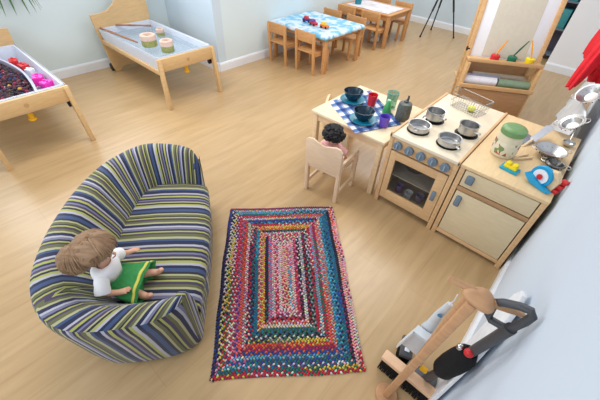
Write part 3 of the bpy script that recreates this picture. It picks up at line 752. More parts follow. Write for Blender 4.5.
def sleeve(t, a, b, m_, r0=.026, r1=.034, nm='sleeve'):
    a = Vector(a); b = Vector(b); pts = [a.lerp(b, k/5) for k in range(6)]
    mb = MB(); mb.tube(pts, r0, 20, rs=[r0*.8, r0*1.15, r0*1.25, r0*1.2, r1, r1*.95]); mb.build(nm, m_, t, ang=70)
sleeve(d1, (0, .045, .195), (.005, .105, .145), blouse); sleeve(d1, (0, -.045, .195), (.014, -.108, .13), blouse)

d2 = thing('black_haired_doll', 'doll with curly black hair sitting in the toddler chair at the play table', 'doll', (-1.135, 1.685, .248), R(97))
bh = M('black_curly_hair', (24, 22, 24), rough=.6, var=.3, scale=50, bump=.8)
def hair2(t, m_):
    mb = MB(); rr = random.Random(2)
    mb.ell((-.012, 0, .325), (.07, .072, .07), 3)
    for k in range(170):
        a = rr.uniform(0, 2*pi); ph = rr.uniform(-.7, pi/2)
        if cos(a)*cos(ph) > .55 and ph < .5: continue
        mb.ell((-.012+.072*cos(ph)*cos(a), .074*cos(ph)*sin(a), .327+.072*sin(ph)), (.014, .014, .014), 1)
    mb.build('hair', m_, t)
doll(d2, bh, None, [((.02, .085, .14), (.07, .08, .11), (.09, .075, .11)), ((.02, -.085, .14), (.07, -.07, .11), (.09, -.065, .11))],
     [[(.09, .045, .04, .028), (.12, .05, .0, .02), (.125, .05, -.05, .016), (.14, .05, -.058, .014)], [(.09, -.045, .04, .028), (.12, -.05, .0, .02), (.125, -.05, -.05, .016), (.14, -.05, -.058, .014)]], hair2)
d2.scale = (1., 1.05, .80)
pinkm = M('pink_romper_fabric', (226, 168, 168), rough=.85, var=.06, bump=.2)
skirt_mesh([(0, 0, .222, .03, .034, 0, 0), (-.002, 0, .21, .046, .062, 0, .01), (-.003, 0, .18, .054, .066, 0, .02), (-.002, 0, .12, .054, .06, 0, .02), (.01, 0, .07, .07, .075, 0, .02), (.03, 0, .04, .09, .085, 0, .02)], pinkm, 'romper', d2, fr=6)
for s in (-1, 1): sleeve(d2, (0, s*.045, .19), (.02, s*.084, .145), pinkm)

# ------------------------------------------------------------------ nursery tables with chairs
def big_table(label, x, y, w, d, h, rz=0, topm=beech):
    t = thing('nursery_table', label, 'table', (x, y, 0), rz)
    MB().box(0, 0, h-.024, w, d, h, bev=.006).build('tabletop', topm, t)
    mb = MB(); mb.box(.03, .03, h-.09, w-.03, .048, h-.024); mb.box(.03, d-.048, h-.09, w-.03, d-.03, h-.024); mb.box(.03, .03, h-.09, .048, d-.03, h-.024); mb.box(w-.048, .03, h-.09, w-.03, d-.03, h-.024)
    mb.build('apron', beech, t)
    for xx in (.008, w-.058):
        for yy in (.008, d-.058): MB().box(xx, yy, 0, xx+.05, yy+.05, h-.024, bev=.006).build('leg', beech, t)
    return t
BT = (-3.58, 3.42); BW, BD, BH = .96, .83, .48
big_table('low wooden table under a sky-blue patterned cloth, beside the left wall', BT[0], BT[1], BW, BD, BH, R(1))
def blue_cloth_mat():
    m, nt, b = new_mat('sky_blue_oilcloth'); b.inputs['Roughness'].default_value = .35; N = nt.nodes.new; L = nt.links.new
    tc = N('ShaderNodeTexCoord'); n = N('ShaderNodeTexNoise'); n.inputs['Scale'].default_value = 11; n.inputs['Detail'].default_value = 3
    r = N('ShaderNodeValToRGB'); r.color_ramp.interpolation = 'EASE'
    e = r.color_ramp.elements; e[0].position = .40; e[0].color = (*lin(110, 188, 226), 1); e[1].position = .56; e[1].color = (*lin(214, 230, 242), 1)
    L(tc.outputs['Object'], n.inputs['Vector']); L(n.outputs['Fac'], r.inputs[0]); L(r.outputs[0], b.inputs['Base Color']); return m
def draped(name, x0, y0, w, d, z, hang, m_, corner=.0):
    mb = MB(); N_ = 60
    def f(u, v):
        X = -hang+u*(w+2*hang); Y = -hang+v*(d+2*hang)
        ox = max(0, -X, X-w); oy = max(0, -Y, Y-d)
        dz = max(ox, oy)+.35*min(ox, oy)
        cx_ = min(max(X, -.006), w+.006); cy_ = min(max(Y, -.006), d+.006)
        rip = .010*sin((X+Y)*24) if dz > 0 else 0
        k = min(dz, .03)/.03
        sx = -1 if X < 0 else (1 if X > w else 0); sy = -1 if Y < 0 else (1 if Y > d else 0)
        fl = .35*min(ox, oy)
        return (x0+cx_+sx*(k*(.008+abs(rip))+fl), y0+cy_+sy*(k*(.008+abs(rip))+fl), z+.003-dz)
    mb.grid(f, N_, N_); o = mb.build(name, m_, ang=80); solidify(o, .002, 1); return o
o = draped('oilcloth', BT[0]+.0, BT[1]+.003, BW-.006, BD-.0, BH+.001, .045, blue_cloth_mat())
tag(o, 'sky-blue and white patterned cloth covering the low table by the left wall', 'tablecloth')
T2 = (-3.585, 4.97); 
big_table('low wooden table with papers behind the blue-covered table', T2[0], T2[1], .95, .70, .48, R(1))
paper = mat('printed_papers', lin(222, 216, 222), rough=.6, var=.18, scale=9)
o = sheet('paper_sheet', [(T2[0]+.08, T2[1]+.06), (T2[0]+.88, T2[1]+.06), (T2[0]+.86, T2[1]+.6), (T2[0]+.1, T2[1]+.62)], .482, 30, 20, paper)
tag(o, 'pale lilac printed paper covering the top of the far wooden table', 'paper')
def nursery_chair(label):
    t = thing('nursery_chair', label, 'chair')
    w, d, sh, bh = .33, .32, .28, .515
    for s in (-1, 1):
        sx = s*(w/2-.018)
        mb = MB(); beam(mb, (sx, .02, 0), (sx, -.012, bh), .034, .03); mb.build('rear_leg', beech, t)
        mb = MB(); beam(mb, (sx, d-.02, 0), (sx, d-.03, sh-.01), .034, .03); mb.build('front_leg', beech, t)
        mb = MB(); mb.box(sx-.01, .03, sh-.05, sx+.01, d-.04, sh-.016, bev=.002); mb.build('side_rail', beech, t)
    MB().box(-w/2+.004, .0, sh-.016, w/2-.004, d, sh, bev=.006).build('seat', beech, t)
    mb = MB(); n = 10; pts = []
    mb.box(-w/2+.03, -.012, bh-.125, w/2-.03, .006, bh-.002, bev=.005)
    mb.build('backrest', beech, t)
    return t
c0 = nursery_chair('x')
G1 = 'chairs around the blue-covered table'; G2 = 'chairs around the far wooden table'
cs = [(-3.325, 3.27, 0, 'wooden chair nearest the left wall, at the near side of the blue-covered table', G1),
      (-2.86, 3.31, 0, 'wooden chair at the near side of the blue-covered table, away from the wall', G1),
      (-3.34, 4.46, pi, 'wooden chair behind the blue-covered table, nearest the left wall', G1),
      (-2.88, 4.44, pi, 'wooden chair behind the blue-covered table, at its end away from the wall', G1),
      (-3.33, 4.83, 0, 'wooden chair at the near side of the far table, nearest the left wall', G2),
      (-2.87, 4.82, 0, 'wooden chair at the near side of the far table, away from the wall', G2),
      (-3.35, 5.92, pi, 'wooden chair behind the far table, nearest the left wall', G2),
      (-2.89, 5.86, pi, 'wooden chair behind the far table, nearest the tripod', G2)]
for k, (x, y, rz, lb, g) in enumerate(cs):
    if k == 0: c0.location = (x, y, 0); c0['label'] = lb; c0['group'] = g
    else: copy_tree(c0, (x, y, 0), rz, lb, g)
# things on the blue table
z = BH+.006
def toybox(nm, lb, m_, x, y, w, d, h, rz=0, grp=None):
    o = MB().box(-w/2, -d/2, 0, w/2, d/2, h, bev=.006).build(nm, m_, loc=(x, y, z)); o.rotation_euler = (0, 0, rz); return tag(o, lb, 'toy', grp)
dkb = M('dark_blue_plastic', (34, 60, 150), rough=.4)
def toycar(lb, x, y, rz, body, roof):
    t = thing('toy_vehicle', lb, 'toy', (x, y, z), rz, 'bright toys on the blue cloth')
    MB().prism([(-.06, .014), (.06, .014), (.062, .035), (.035, .042), (-.06, .042)], -.026, .026, 'xz', bev=.003).build('body', body, t)
    MB().prism([(-.045, .04), (.025, .04), (.012, .07), (-.038, .07)], -.022, .022, 'xz', bev=.003).build('cabin', roof, t)
    for xx in (-.036, .036):
        for yy in (-.03, .022): MB().cyl((xx, yy, .015), .015, .008, 16, 'y').build('wheel', black, t)
toycar('dark blue toy vehicle on the blue cloth, leftmost of the bright toys', -3.2, 3.72, R(20), dkb, rdm)
toycar('red toy vehicle in the middle of the bright toys on the blue cloth', -3.04, 3.67, R(-10), rdm, M('toy_violet', (120, 70, 150), rough=.4))
toycar('orange and yellow toy vehicle, rightmost of the bright toys on the blue cloth', -2.86, 3.68, R(5), M('toy_orange', (232, 120, 60), rough=.4), M('toy_yellow', (236, 200, 60), rough=.4))
o = thing('teal_pot', 'teal pot standing on the far wooden table', 'pot', (-3.38, 5.2, .484))
MB().lathe([(0, 0), (.05, 0), (.06, .09), (.064, .1), (.058, .1), (.046, .006), (0, .006)], n=28).build('pot_body', M('teal_plastic', (30, 130, 150), rough=.4), o)
MB().tube([(.062*cos(a*pi/12), .062*sin(a*pi/12), .1) for a in range(24)], .004, 6, True).build('rim', M('teal_rim2', (60, 160, 176), rough=.4), o)
o = MB().box(-.08, -.06, 0, .08, .06, .07, bev=.01).build('storage_tub', white_pl, loc=(-2.98, 5.2, .0)); tag(o, 'white tub on the floor under the far wooden table', 'tub')

# ------------------------------------------------------------------ trough tables
def trough(label, x, y, rz, w, ln, h, mirror):
    t = thing('trough_table', label, 'play trough', (x, y, 0), rz)
    # local: X along width (0..w), Y depth towards the back panel (0..ln)
    MB().box(-.004, 0, h-.125, w+.004, .028, h, bev=.006).build('front_board', trough_w, t)
    MB().lathe([(0, 0), (.018, 0), (.018, .001), (0, .001)], (w/2, -.001, h-.065), 24, None, 'y').build('emblem', wood('engraved_wood', (190, 150, 104)), t)
    for xx, s in ((0.02, -1), (w-.02, 1)):
        mb = MB(); beam(mb, (xx+s*.02, -.02, 0), (xx, .014, h-.01), .034, .052, up=(0, 1, 0)); mb.build('leg', trough_w, t)
    for xx in (0, w-.02): MB().box(xx, .028, h-.16, xx+.02, ln-.02, h-.115, bev=.003).build('side_rail', trough_w, t)
    # shaped back panel with two feet; top swells to one side
    top = [(-.03, .655), (.08, .65), (.17, .67), (.25, .72), (.32, .80), (.40, .90), (.5, .96), (.66, .97)] if not mirror else [(-.03, .64), (.2, .66), (.4, .66), (.6, .66), (.66, .655)]
    top = [(a*w/.66, b) for a, b in top]
    poly = [(-.03, .655)]+[(-.03, .60)]+[(.03, .05), (.05, 0), (.12, 0), (.15, .05), (w-.15, .05), (w-.12, 0), (w-.05, 0), (w-.03, .05), (w, .62)]+top[::-1][:-1]
    MB().prism(poly, ln-.02, ln+.005, 'xz', bev=.004).build('back_panel', trough_w, t)
    for xx in (.02, w-.06):
        wh = MB().cyl((xx, ln+.03, .05), .045, .03, 24, 'x').build('wheel', black, t)
        MB().cyl((xx-.002, ln+.03, .05), .012, .034, 12, 'x').build('hub', dgrey, wh)
    for xx in (.03, w-.03): MB().cyl((xx-.014, .07, h-.175), .026, .028, 16, 'x').build('bolt', black, t)
    # moulded white liner
    mb = MB(); a, b_, c_, d_ = .004, w-.004, .03, ln-.022; zt = h+.004; zb = h-.14; k = .028; s = .05
    def ringp(i0, zz): return [mb.bm.verts.new(p+(zz,)) for p in ((a+i0, c_+i0), (b_-i0, c_+i0), (b_-i0, d_-i0), (a+i0, d_-i0))]
    R_ = [ringp(.02, zb-.006), ringp(.0, zt-.012), ringp(0, zt), ringp(k*.6, zt+.003), ringp(k, zt-.003), ringp(s, zb+.012)]
    for p, q in zip(R_, R_[1:]):
        for i in range(4): mb.bm.faces.new((p[i], p[(i+1) % 4], q[(i+1) % 4], q[i]))
    mb.bm.faces.new(R_[0][::-1]); mb.bm.faces.new(R_[-1])
    bmesh.ops.bevel(mb.bm, geom=[e for e in mb.bm.edges if abs(e.verts[0].co.z-e.verts[1].co.z) > .004], offset=.012, segments=3, affect='EDGES')
    mb.build('tray', M('grey_white_tray', (208, 214, 226), rough=.35, var=.01), t)
    o = MB(); o.cyl((w/2, .07, h-.20), .02, .055, 20); o.cyl((w/2, .07, h-.215), .03, .02, 20); o.build('drain_plug', M('orange_yellow_plastic', (238, 180, 30), rough=.4), t)
    return t
TH = .508
tr1 = trough('wooden water trough on legs with a tall swept back panel, in the recess', -3.16, 1.477, R(90), .66, 1.34, TH, False)
tr2 = trough('wooden trough full of dark coloured pebbles at the left edge', -3.13, .0, R(90), .655, 1.36, TH, True)
# local->world for rz=90: X->+y, Y->-x
def tw_(t, lx, ly, z_): return (t.location.x-ly, t.location.y+lx, z_)
# water in trough 1
wat = MB().box(.05, .07, TH-.118, .61, 1.27, TH-.05).build('water', M('still_water', (196, 214, 226), rough=.03, var=0, ior=1.33, alpha=.35), None)
wat.location = tr1.location; wat.rotation_euler = tr1.rotation_euler; tag(wat, 'shallow clear water filling the trough in the recess', 'water', kind='stuff')
logm = M('olive_moss', (156, 156, 92), rough=.8, var=.2, scale=60, bump=.4); pinkw = M('pinkish_wood_top', (222, 190, 172), rough=.6, var=.06)
def planter(lb, lx, ly, r, h, zb):
    t = thing('toy_log_pot', lb, 'toy pot', tw_(tr1, lx, ly, zb), 0, 'log pots in the water trough')
    MB().lathe([(0, 0), (r*.92, 0), (r, .008), (r, h*.55)], n=24).build('mossy_side', logm, t)
    MB().lathe([(r, h*.55), (r*1.04, h*.58), (r*1.04, h*.95), (r*.95, h), (r*.6, h), (r*.5, h*.8), (0, h*.78)], n=24).build('top_ring', pinkw, t)
    MB().lathe([(0, h*.781), (r*.49, h*.79), (r*.49, h*.83), (0, h*.83)], n=20).build('hollow_shade', black, t)  # black disc paints the shade inside the pot opening
planter('double-sized mossy toy log pot in the water trough, left of the other', .24, .60, .08, .12, TH-.06)
planter('mossy round toy log pot nearer the front of the water trough', .29, .31, .066, .12, TH-.06)
planter('small pale log pot at the far side of the water trough', .52, .85, .045, .09, TH-.075)
def driftwood(lb, pts, r):
    o = MB().tube(pts, r, 10, rs=[r*(.6+.5*random.random()) for _ in pts]).build('driftwood_stick', M('driftwood', (158, 110, 78), rough=.8, var=.2, bump=.3)); tag(o, lb, 'stick', 'sticks across the water trough')
driftwood('brown stick lying along the near left rim of the water trough', [tw_(tr1, .02+.012*k, 1.28-.12*k, TH+.016) for k in range(7)], .014)
driftwood('brown stick lying across the back of the water trough', [tw_(tr1, .2+.06*k, 1.28-.055*k, TH+.018) for k in range(6)], .014)
# trough 2 contents
div = [(.0, 1.30), (.30, 1.22), (.42, .98), (.50, .7), (.53, .45), (.50, .22), (.47, .05)]
mb = MB(); pts = [tw_(tr2, a, b_, TH-.03) for a, b_ in ((.36, 1.29), (.42, 1.05), (.465, .8), (.485, .55), (.47, .3), (.44, .06))]
# curved divider wall
bmv = []
for (x, y, z_) in resample([(p[0], p[1]) for p in pts], 30) and [(q.x, q.y, 0) for q in resample([(p[0], p[1]) for p in pts], 30)]:
    bmv.append((x, y))
A_ = []
for (x, y) in bmv: A_.append([mb.bm.verts.new((x, y-.006, TH-.12)), mb.bm.verts.new((x, y-.006, TH-.005)), mb.bm.verts.new((x, y+.012, TH-.005)), mb.bm.verts.new((x, y+.012, TH-.12))])
for p, q in zip(A_, A_[1:]):
    for i in range(4): mb.bm.faces.new((p[i], p[(i+1) % 4], q[(i+1) % 4], q[i]))
mb.bm.faces.new(A_[0][::-1]); mb.bm.faces.new(A_[-1])
tag(mb.build('curved_divider', M('grey_lilac_plastic', (176, 178, 196), rough=.4)), 'curved grey divider standing in the pebble trough', 'divider')
# bed of pebbles (uncountable)
bm = bmesh.new(); cl2 = bm.loops.layers.float_color.new('Col'); rr = random.Random(11)
pc = [(58, 22, 34), (92, 26, 50), (40, 26, 50), (110, 36, 60), (30, 24, 30), (130, 50, 70), (44, 50, 110), (70, 40, 60), (90, 50, 40), (60, 90, 150), (210, 190, 190), (160, 30, 70), (220, 180, 60), (36, 28, 34), (60, 24, 40)]
def divx(ly):
    P_ = [(.06, .44), (.3, .47), (.55, .485), (.8, .465), (1.05, .42), (1.29, .36)]
    for (a, b_), (c_, d_) in zip(P_, P_[1:]):
        if ly <= c_: return b_+(d_-b_)*(ly-a)/(c_-a)
    return .36
for k in range(2600):
    ly = rr.uniform(.085, 1.27); lx = rr.uniform(.055, divx(ly)-.025)
    r_ = rr.uniform(.010, .02); col = tuple(.7*q for q in lin(*rr.choices(pc, weights=[8, 8, 8, 6, 8, 4, 3, 6, 4, 2, 1, 4, 1, 6, 8])[0]))
    p = tw_(tr2, lx, ly, TH-.03+.02*sin(lx*9)*cos(ly*7)+rr.uniform(-.008, .008))
    g = bmesh.ops.create_icosphere(bm, subdivisions=1, radius=r_); sz = rr.uniform(.6, 1)
    for v in g['verts']: v.co = Vector((v.co.x+p[0], v.co.y+p[1], v.co.z*sz+p[2]))
    for f in {f for v in g['verts'] for f in v.link_faces}:
        f.smooth = True
        for lp in f.loops: lp[cl2] = (*col, 1)
g = [bm.verts.new(tw_(tr2, a, b_, TH-.04)) for a, b_ in ((.052, .082), (.44, .082), (.46, .3), (.472, .55), (.455, .8), (.41, 1.05), (.35, 1.27), (.052, 1.27))]
f = bm.faces.new(g[::-1])
for lp in f.loops: lp[cl2] = (*lin(34, 22, 30), 1)
me = bpy.data.meshes.new('pebbles'); bm.to_mesh(me); bm.free()
m, nt, b = new_mat('coloured_pebbles'); b.inputs['Roughness'].default_value = .6; b.inputs['Specular IOR Level'].default_value = .25
a = nt.nodes.new('ShaderNodeAttribute'); a.attribute_name = 'Col'; nt.links.new(a.outputs['Color'], b.inputs['Base Color']); me.materials.append(m)
o = bpy.data.objects.new('pebbles', me); C.objects.link(o); tag(o, 'dark red and purple pebbles filling the left trough', 'pebbles', kind='stuff')
hot = M('hot_pink_plastic', (246, 50, 180), rough=.4)
def chunk(lb, m_, lx, ly, w, d, h, rz):
    t = thing('toy_block', lb, 'toy block', tw_(tr2, lx, ly+.09, TH-.10), rz, 'blocks beside the curved divider')
    MB().box(-w/2, -d/2, 0, w/2, d/2, h, bev=.008).build('block_body', m_, t)
    for sx in (-.25, .25): MB().cyl((sx*w, 0, h-.001), min(w, d)*.16, .01, 16).build('stud', m_, t)
chunk('pink toy block nearest the front corner of the pebble trough', hot, .57, .19, .07, .09, .075, R(20))
chunk('larger pink toy block beside the curved divider', hot, .555, .36, .11, .08, .075, R(-15))
chunk('white toy block between the pink and red blocks', white_pl, .56, .58, .06, .06, .07, R(30))
chunk('red toy block next to the white block in the pebble trough', rdm, .55, .72, .09, .07, .075, R(10))
chunk('red toy block at the far end of the pebble trough compartment', rdm, .52, .9, .1, .07, .075, R(-10))
chunk('sky-blue toy block lying on the dark pebbles', M('sky_block', (120, 170, 220), rough=.4), .27, .52, .08, .08, .12, R(25))
# hanging plant at upper left
leafm = M('leaf_green', (70, 116, 60), rough=.5, var=.2)
pl = thing('hanging_plant', 'green strappy-leaved plant hanging on the recess wall, leaf tips showing at top left', 'plant', (-4.55, .82, .93))
MB().lathe([(0, 0), (.06, 0), (.085, .12), (.08, .12), (.056, .01), (0, .01)], n=28).build('pot', white_pl, pl)
for k in range(13):
    a = 2*pi*k/13+.2; ln = .26+.08*random.random(); mb = MB(); pts = []
    def f(u, v, a=a, ln=ln):
        r_ = .02+ln*.65*u; zz = .13+.16*sin(u*2.2)-.42*u*u; w_ = (v-.5)*.028*sin(pi*min(1, u*.9+.1))**.6
        x_, y_ = cos(a)*r_-sin(a)*w_, sin(a)*r_+cos(a)*w_
        return (max(x_, -.13) if x_ < 0 else x_, y_, zz-abs(v-.5)*.006)
    mb.grid(f, 14, 2); o = mb.build('leaf', leafm, pl); solidify(o, .0015)
mb = MB()
for a in (0, 2.1, 4.2): mb.tube([(.082*cos(a), .082*sin(a), .12), (0, 0, .5)], .002, 5)
mb.tube([(0, 0, .5), (0, 0, .56), (-.15, 0, .6)], .004, 6); mb.build('hanger', dgrey, pl)

# ------------------------------------------------------------------ easel
ea = thing('painting_easel', 'wooden double-sided painting easel with paper, paint pots and a shelf', 'easel', (-.69, 3.84, 0), R(31.5))
EW = .337
for s in (-1, 1):
    mb = MB(); beam(mb, (s*EW, -.06, 0), (s*EW, .22, 1.42), .04, .03, up=(0, 1, 0)); mb.build('front_leg', easel_w, ea)
    mb = MB(); beam(mb, (s*EW, .05, 0), (s*EW, .31, 1.42), .04, .03, up=(0, 1, 0)); mb.build('rear_leg', easel_w, ea)
    kn = MB().cyl((s*EW-(.03 if s < 0 else -.01), .08, .68), .022, .03, 18, 'x').build('wing_knob', black, ea)
    MB().box(s*EW-.01, .02, .44, s*EW+.01, .16, .475, bev=.002).build('side_rail', easel_w, ea)
MB().box(-EW+.01, .19, 1.36, EW-.01, .25, 1.40, bev=.003).build('top_rail', easel_w, ea)
lean = Matrix.Translation((0, -.06, 0)) @ Matrix.Rotation(-math.atan2(.28, 1.42), 4, 'X')
MB().box(-EW+.02, .0, .60, EW-.02, .012, 1.38, mx=lean, bev=.002).build('board', white_pl, ea)
pap = MB().box(-EW+.13, -.004, .645, EW-.135, -.001, 1.34, mx=lean).build('painting_paper', M('grey_beige_paper', (204, 200, 184), rough=.8, var=.03), ea)
MB().box(-EW+.02, -.014, 1.345, EW-.02, .0, 1.375, mx=lean, bev=.003).build('paper_clamp', easel_w, ea)
mb = MB(); mb.box(-EW-.015, -.06, .61, EW+.015, .045, .625, bev=.002); mb.box(-EW-.015, -.072, .605, EW+.015, -.06, .64, bev=.003)
mb.build('paint_tray', easel_w, ea)
mb = MB(); mb.box(-EW-.01, -.10, .36, EW+.01, .3, .374, bev=.002); mb.box(-EW-.02, -.115, .36, EW+.02, -.10, .40, bev=.003); mb.build('paper_shelf', easel_w, ea)
MB().box(-EW+.014, .15, .38, EW-.014, .16, .60, bev=.002).build('shelf_shade_back', wood('brown_easel_panel', (176, 136, 96)), ea)  # added panel, its brown stands in for the shade behind the paper rolls
mb = MB(); mb.box(-EW, -.10, .1, EW, -.085, .35, bev=.002); mb.build('lower_panel', wood('brown_easel_panel', (176, 136, 96)), ea)
for s in (-1, 1): MB().box(s*EW-.012, -.10, 0, s*EW+.012, .0, .60, bev=.002).build('side_panel', easel_w, ea)
EM = Matrix.Translation((-.69, 3.84, 0)) @ Matrix.Rotation(R(31.5), 4, 'Z')
def epos(x, y, z_): return tuple(EM @ Vector((x, y, z_)))
for nm, x, pm, bmt, tip in (('red', -.10, rdm, M('orange_handle', (236, 150, 40), rough=.4), (.06, .03, .14)), ('green', .06, M('bottle_green', (24, 112, 84), rough=.4), M('dark_green_handle', (20, 84, 60), rough=.4), (.09, .03, .15)), ('yellow', .225, M('paint_yellow', (240, 212, 30), rough=.4), M('amber_handle', (240, 170, 40), rough=.4), (-.05, .03, .16))):
    t = thing('paint_pot', f'{nm} paint pot standing in the easel tray', 'paint pot', epos(x, -.01, .625), R(31.5), 'paint pots in the easel tray')
    MB().lathe([(0, 0), (.04, 0), (.042, .045), (.036, .05), (.02, .052), (.018, .05), (0, .048)], n=28).build('pot_body', pm, t)
    o = thing('paint_brush', f'paint brush leaning in the {nm} paint pot', 'paint brush', epos(x, -.01, .665), R(31.5), 'brushes in the paint pots')
    MB().tube([(0, 0, .012), (tip[0]*.4, tip[1]*.4, .012+tip[2]*.4), tip], .006, 8, rs=[.007, .009, .005]).build('handle', bmt, o)
    MB().tube([(-.004, 0, -.0), (0, 0, .014)], .007, 8).build('ferrule', steel, o)
for k, (lb, m_, x0, x1, y, r) in enumerate([('white paper roll at the left of the easel shelf', M('white_paper', (226, 228, 238), rough=.7), -.32, .0, -.03, .042),
        ('green and white paper roll at the right of the easel shelf', M('sage_paper', (130, 156, 132), rough=.7, var=.1), .02, .32, -.03, .04), ('pale blue paper roll behind the white one on the easel shelf', M('lilac_paper', (176, 186, 214), rough=.7), -.32, .05, .06, .038),
        ('cream paper roll at the back of the easel shelf', M('cream_paper', (214, 208, 190), rough=.7), -.2, .33, .14, .036)]):
    t = thing('paper_roll', lb, 'paper roll', epos((x0+x1)/2, y, .374+r), R(31.5), 'paper rolls on the easel shelf'); h = (x1-x0)
    mb = MB(); mb.lathe([(r*.35, 0), (r, 0), (r, h), (r*.35, h), (r*.35, 0)], (-h/2, 0, 0), 24, None, 'x'); mb.build('roll', m_, t)
    MB().lathe([(r*.3, -.001), (r*.37, -.001), (r*.37, h+.001), (r*.3, h+.001), (r*.3, -.001)], (-h/2, 0, 0), 20, None, 'x').build('core', M('card_core', (176, 146, 110), rough=.8), t)

# bookcase with teal boxes seen past the easel
bc = thing('storage_bookcase', 'grey bookcase with teal boxes against the back wall beyond the easel', 'bookcase', (-1.35, 6.62, 0))
gcol = M('slate_grey_board', (112, 122, 136), rough=.6)
mb = MB(); 
for x in (0, .38, .76, 1.14): mb.box(x, 0, 0, x+.03, .31, 1.5, bev=.003)
mb.build('upright', gcol, bc); mb = MB()
for z_ in (.06, .42, .78, 1.14, 1.47): mb.box(.03, 0, z_, 1.14, .31, z_+.025, bev=.002)
mb.build('shelf', gcol, bc)
MB().box(.03, .295, .06, 1.14, .309, 1.49).build('back_board', M('mauve_grey_board', (96, 92, 108), rough=.7), bc)
tealm = M('teal_box', (64, 150, 158), rough=.5, var=.08)
for i in range(3):
    for j in range(4):
        if (i, j) in ((2, 2), (1, 0)): continue
        x = -1.35+.045+i*.38; zz = .086+.36*j
        t = thing('storage_box', ['teal storage box in the left column of the grey bookcase', 'teal storage box in the middle column of the grey bookcase', 'teal storage box in the right column of the grey bookcase'][i]+', on '+['the bottom shelf', 'the second shelf up', 'the third shelf up', 'the top shelf'][j], 'storage box', (x, 6.63, zz), 0, 'teal boxes in the bookcase')
        MB().box(0, 0, 0, .305, .26, .25, bev=.008).build('box_body', tealm, t)
        MB().box(.10, -.004, .17, .205, .002, .2, bev=.002).build('handle', dgrey, t)

# ------------------------------------------------------------------ tripod
tp = thing('camera_tripod', 'black camera tripod standing in front of the back wall', 'tripod', (-2.42, 6.38, 0))
blk = M('matt_black', (34, 36, 42), rough=.5)
for k, (fx, fy) in enumerate(((-2.55, 6.08), (-2.62, 6.66), (-2.11, 6.5))):
    a = Vector((fx+2.42, fy-6.38, .012)); b = Vector((-.02, .0, 1.03)); 
    lg = MB().tube([a.lerp(b, .0), a.lerp(b, .4)], .011, 12).build('leg', blk, tp); MB().tube([a.lerp(b, .38), a.lerp(b, 1)], .016, 12).build('upper_leg_tube', blk, lg)
    MB().cyl((a.x, a.y, 0), .018, .03, 14, r2=.012).build('foot', black, lg)
MB().cyl((-.02, 0, .98), .04, .09, 20).build('crown', blk, tp); MB().cyl((-.02, 0, .75), .014, .6, 14).build('centre_column', blk, tp)
MB().box(-.06, -.04, 1.34, .02, .04, 1.39, bev=.006).build('head', blk, tp)

# ------------------------------------------------------------------ cleaning corner, near right
st = thing('cleaning_stand', 'wooden cleaning stand with a tall post and branching peg hub beside the right wall', 'stand', (.035, .70, 0))
mb = MB(); beam(mb, (-.012, -.01, .02), (.033, -.02, .93), .028, .034, bev=.006); mb.build('post', stand_w, st)
mb = MB(); mb.cyl((-.012, -.01, 0), .05, .022, 32); mb.build('foot', stand_w, st)
mb = MB(); mb.ell((.04, -.01, .945), (.043, .036, .02), 3, fn=lambda v: 1-.12*sin(3*math.atan2(v.y, v.x)+.6)); mb.build('hub', stand_w, st)
for nm, a, b, r in (('peg', (.02, .0, .95), (-.05, -.015, .955), .010), ('peg', (.07, -.0, .945), (.150, .05, .915), .010), ('peg', (.05, .0, .94), (.055, .05, .87), .010)):
    MB().tube([a, tuple((p+q)/2 for p, q in zip(a, b)), b], r, 12, rs=[r*1.2, r, r*.7]).build(nm, stand_w, st)
br = thing('toy_broom', 'wooden broom with black bristles standing upright behind the post of the stand', 'broom', (.045, .80, 0))
MB().box(-.125, -.026, .085, .135, .026, .115, bev=.006).build('head', M('pale_broom_wood', (226, 186, 150), rough=.5, var=.06), br)
mb = MB(); rr = random.Random(4)
for i in range(34):
    for j in range(5):
        x = -.115+i*.0073; y = -.018+j*.009; mb.tube([(x, y, .088), (x+rr.uniform(-.004, .004), y*1.5-.003+rr.uniform(-.003, .003), .004)], .0032, 5)
mb.box(-.118, -.02, .03, .128, .02, .088)
mb.build('bristles', bristle, br)
MB().tube([(.0, 0, .112), (.004, -.02, .5), (.012, -.055, .9)], .0125, 12).build('handle', stand_w, br)
# white and clear dustpan hung by its handle
dp = thing('dustpan', 'white dustpan with long handle hanging from the stand, left of the post', 'dustpan', (.008, .775, 0)); dp.scale = (1, 1, 1.04)
trw = M('frosted_white_plastic', (214, 222, 228), rough=.35, var=.04)
MB().tube([(.02, -.0, .72), (.012, .03, .60), (.01, .05, .50), (.006, .062, .44)], .012, 12, rs=[.010, .016, .02, .026], flat=.6).build('handle', trw, dp)
mb = MB(); m4 = Matrix.Translation((.004, .07, .2)) @ Matrix.Rotation(R(8), 4, 'X')
mb.prism([(-.032, .25), (.032, .25), (.062, .0), (-.062, .0)], 0, .004, 'xz', mx=m4); mb.prism([(-.032, .25), (-.026, .25), (-.056, 0), (-.062, 0)], -.03, .0, 'xz', mx=m4); mb.prism([(.026, .25), (.032, .25), (.062, 0), (.056, 0)], -.03, .0, 'xz', mx=m4); mb.box(-.033, -.03, .235, .033, .004, .255, mx=m4)
mb.build('pan', trw, dp)
MB().lathe([(0, 0), (.008, 0), (.008, .003), (0, .003)], (.015, .002, .63), 16, None, 'y').build('hanging_hole', M('teal_blue', (60, 130, 170), rough=.4), dp)
MB().tube([(.02, 0, .715), (.024, -.01, .76), (.022, -.02, .80)], .002, 6).build('cord', white_pl, dp)
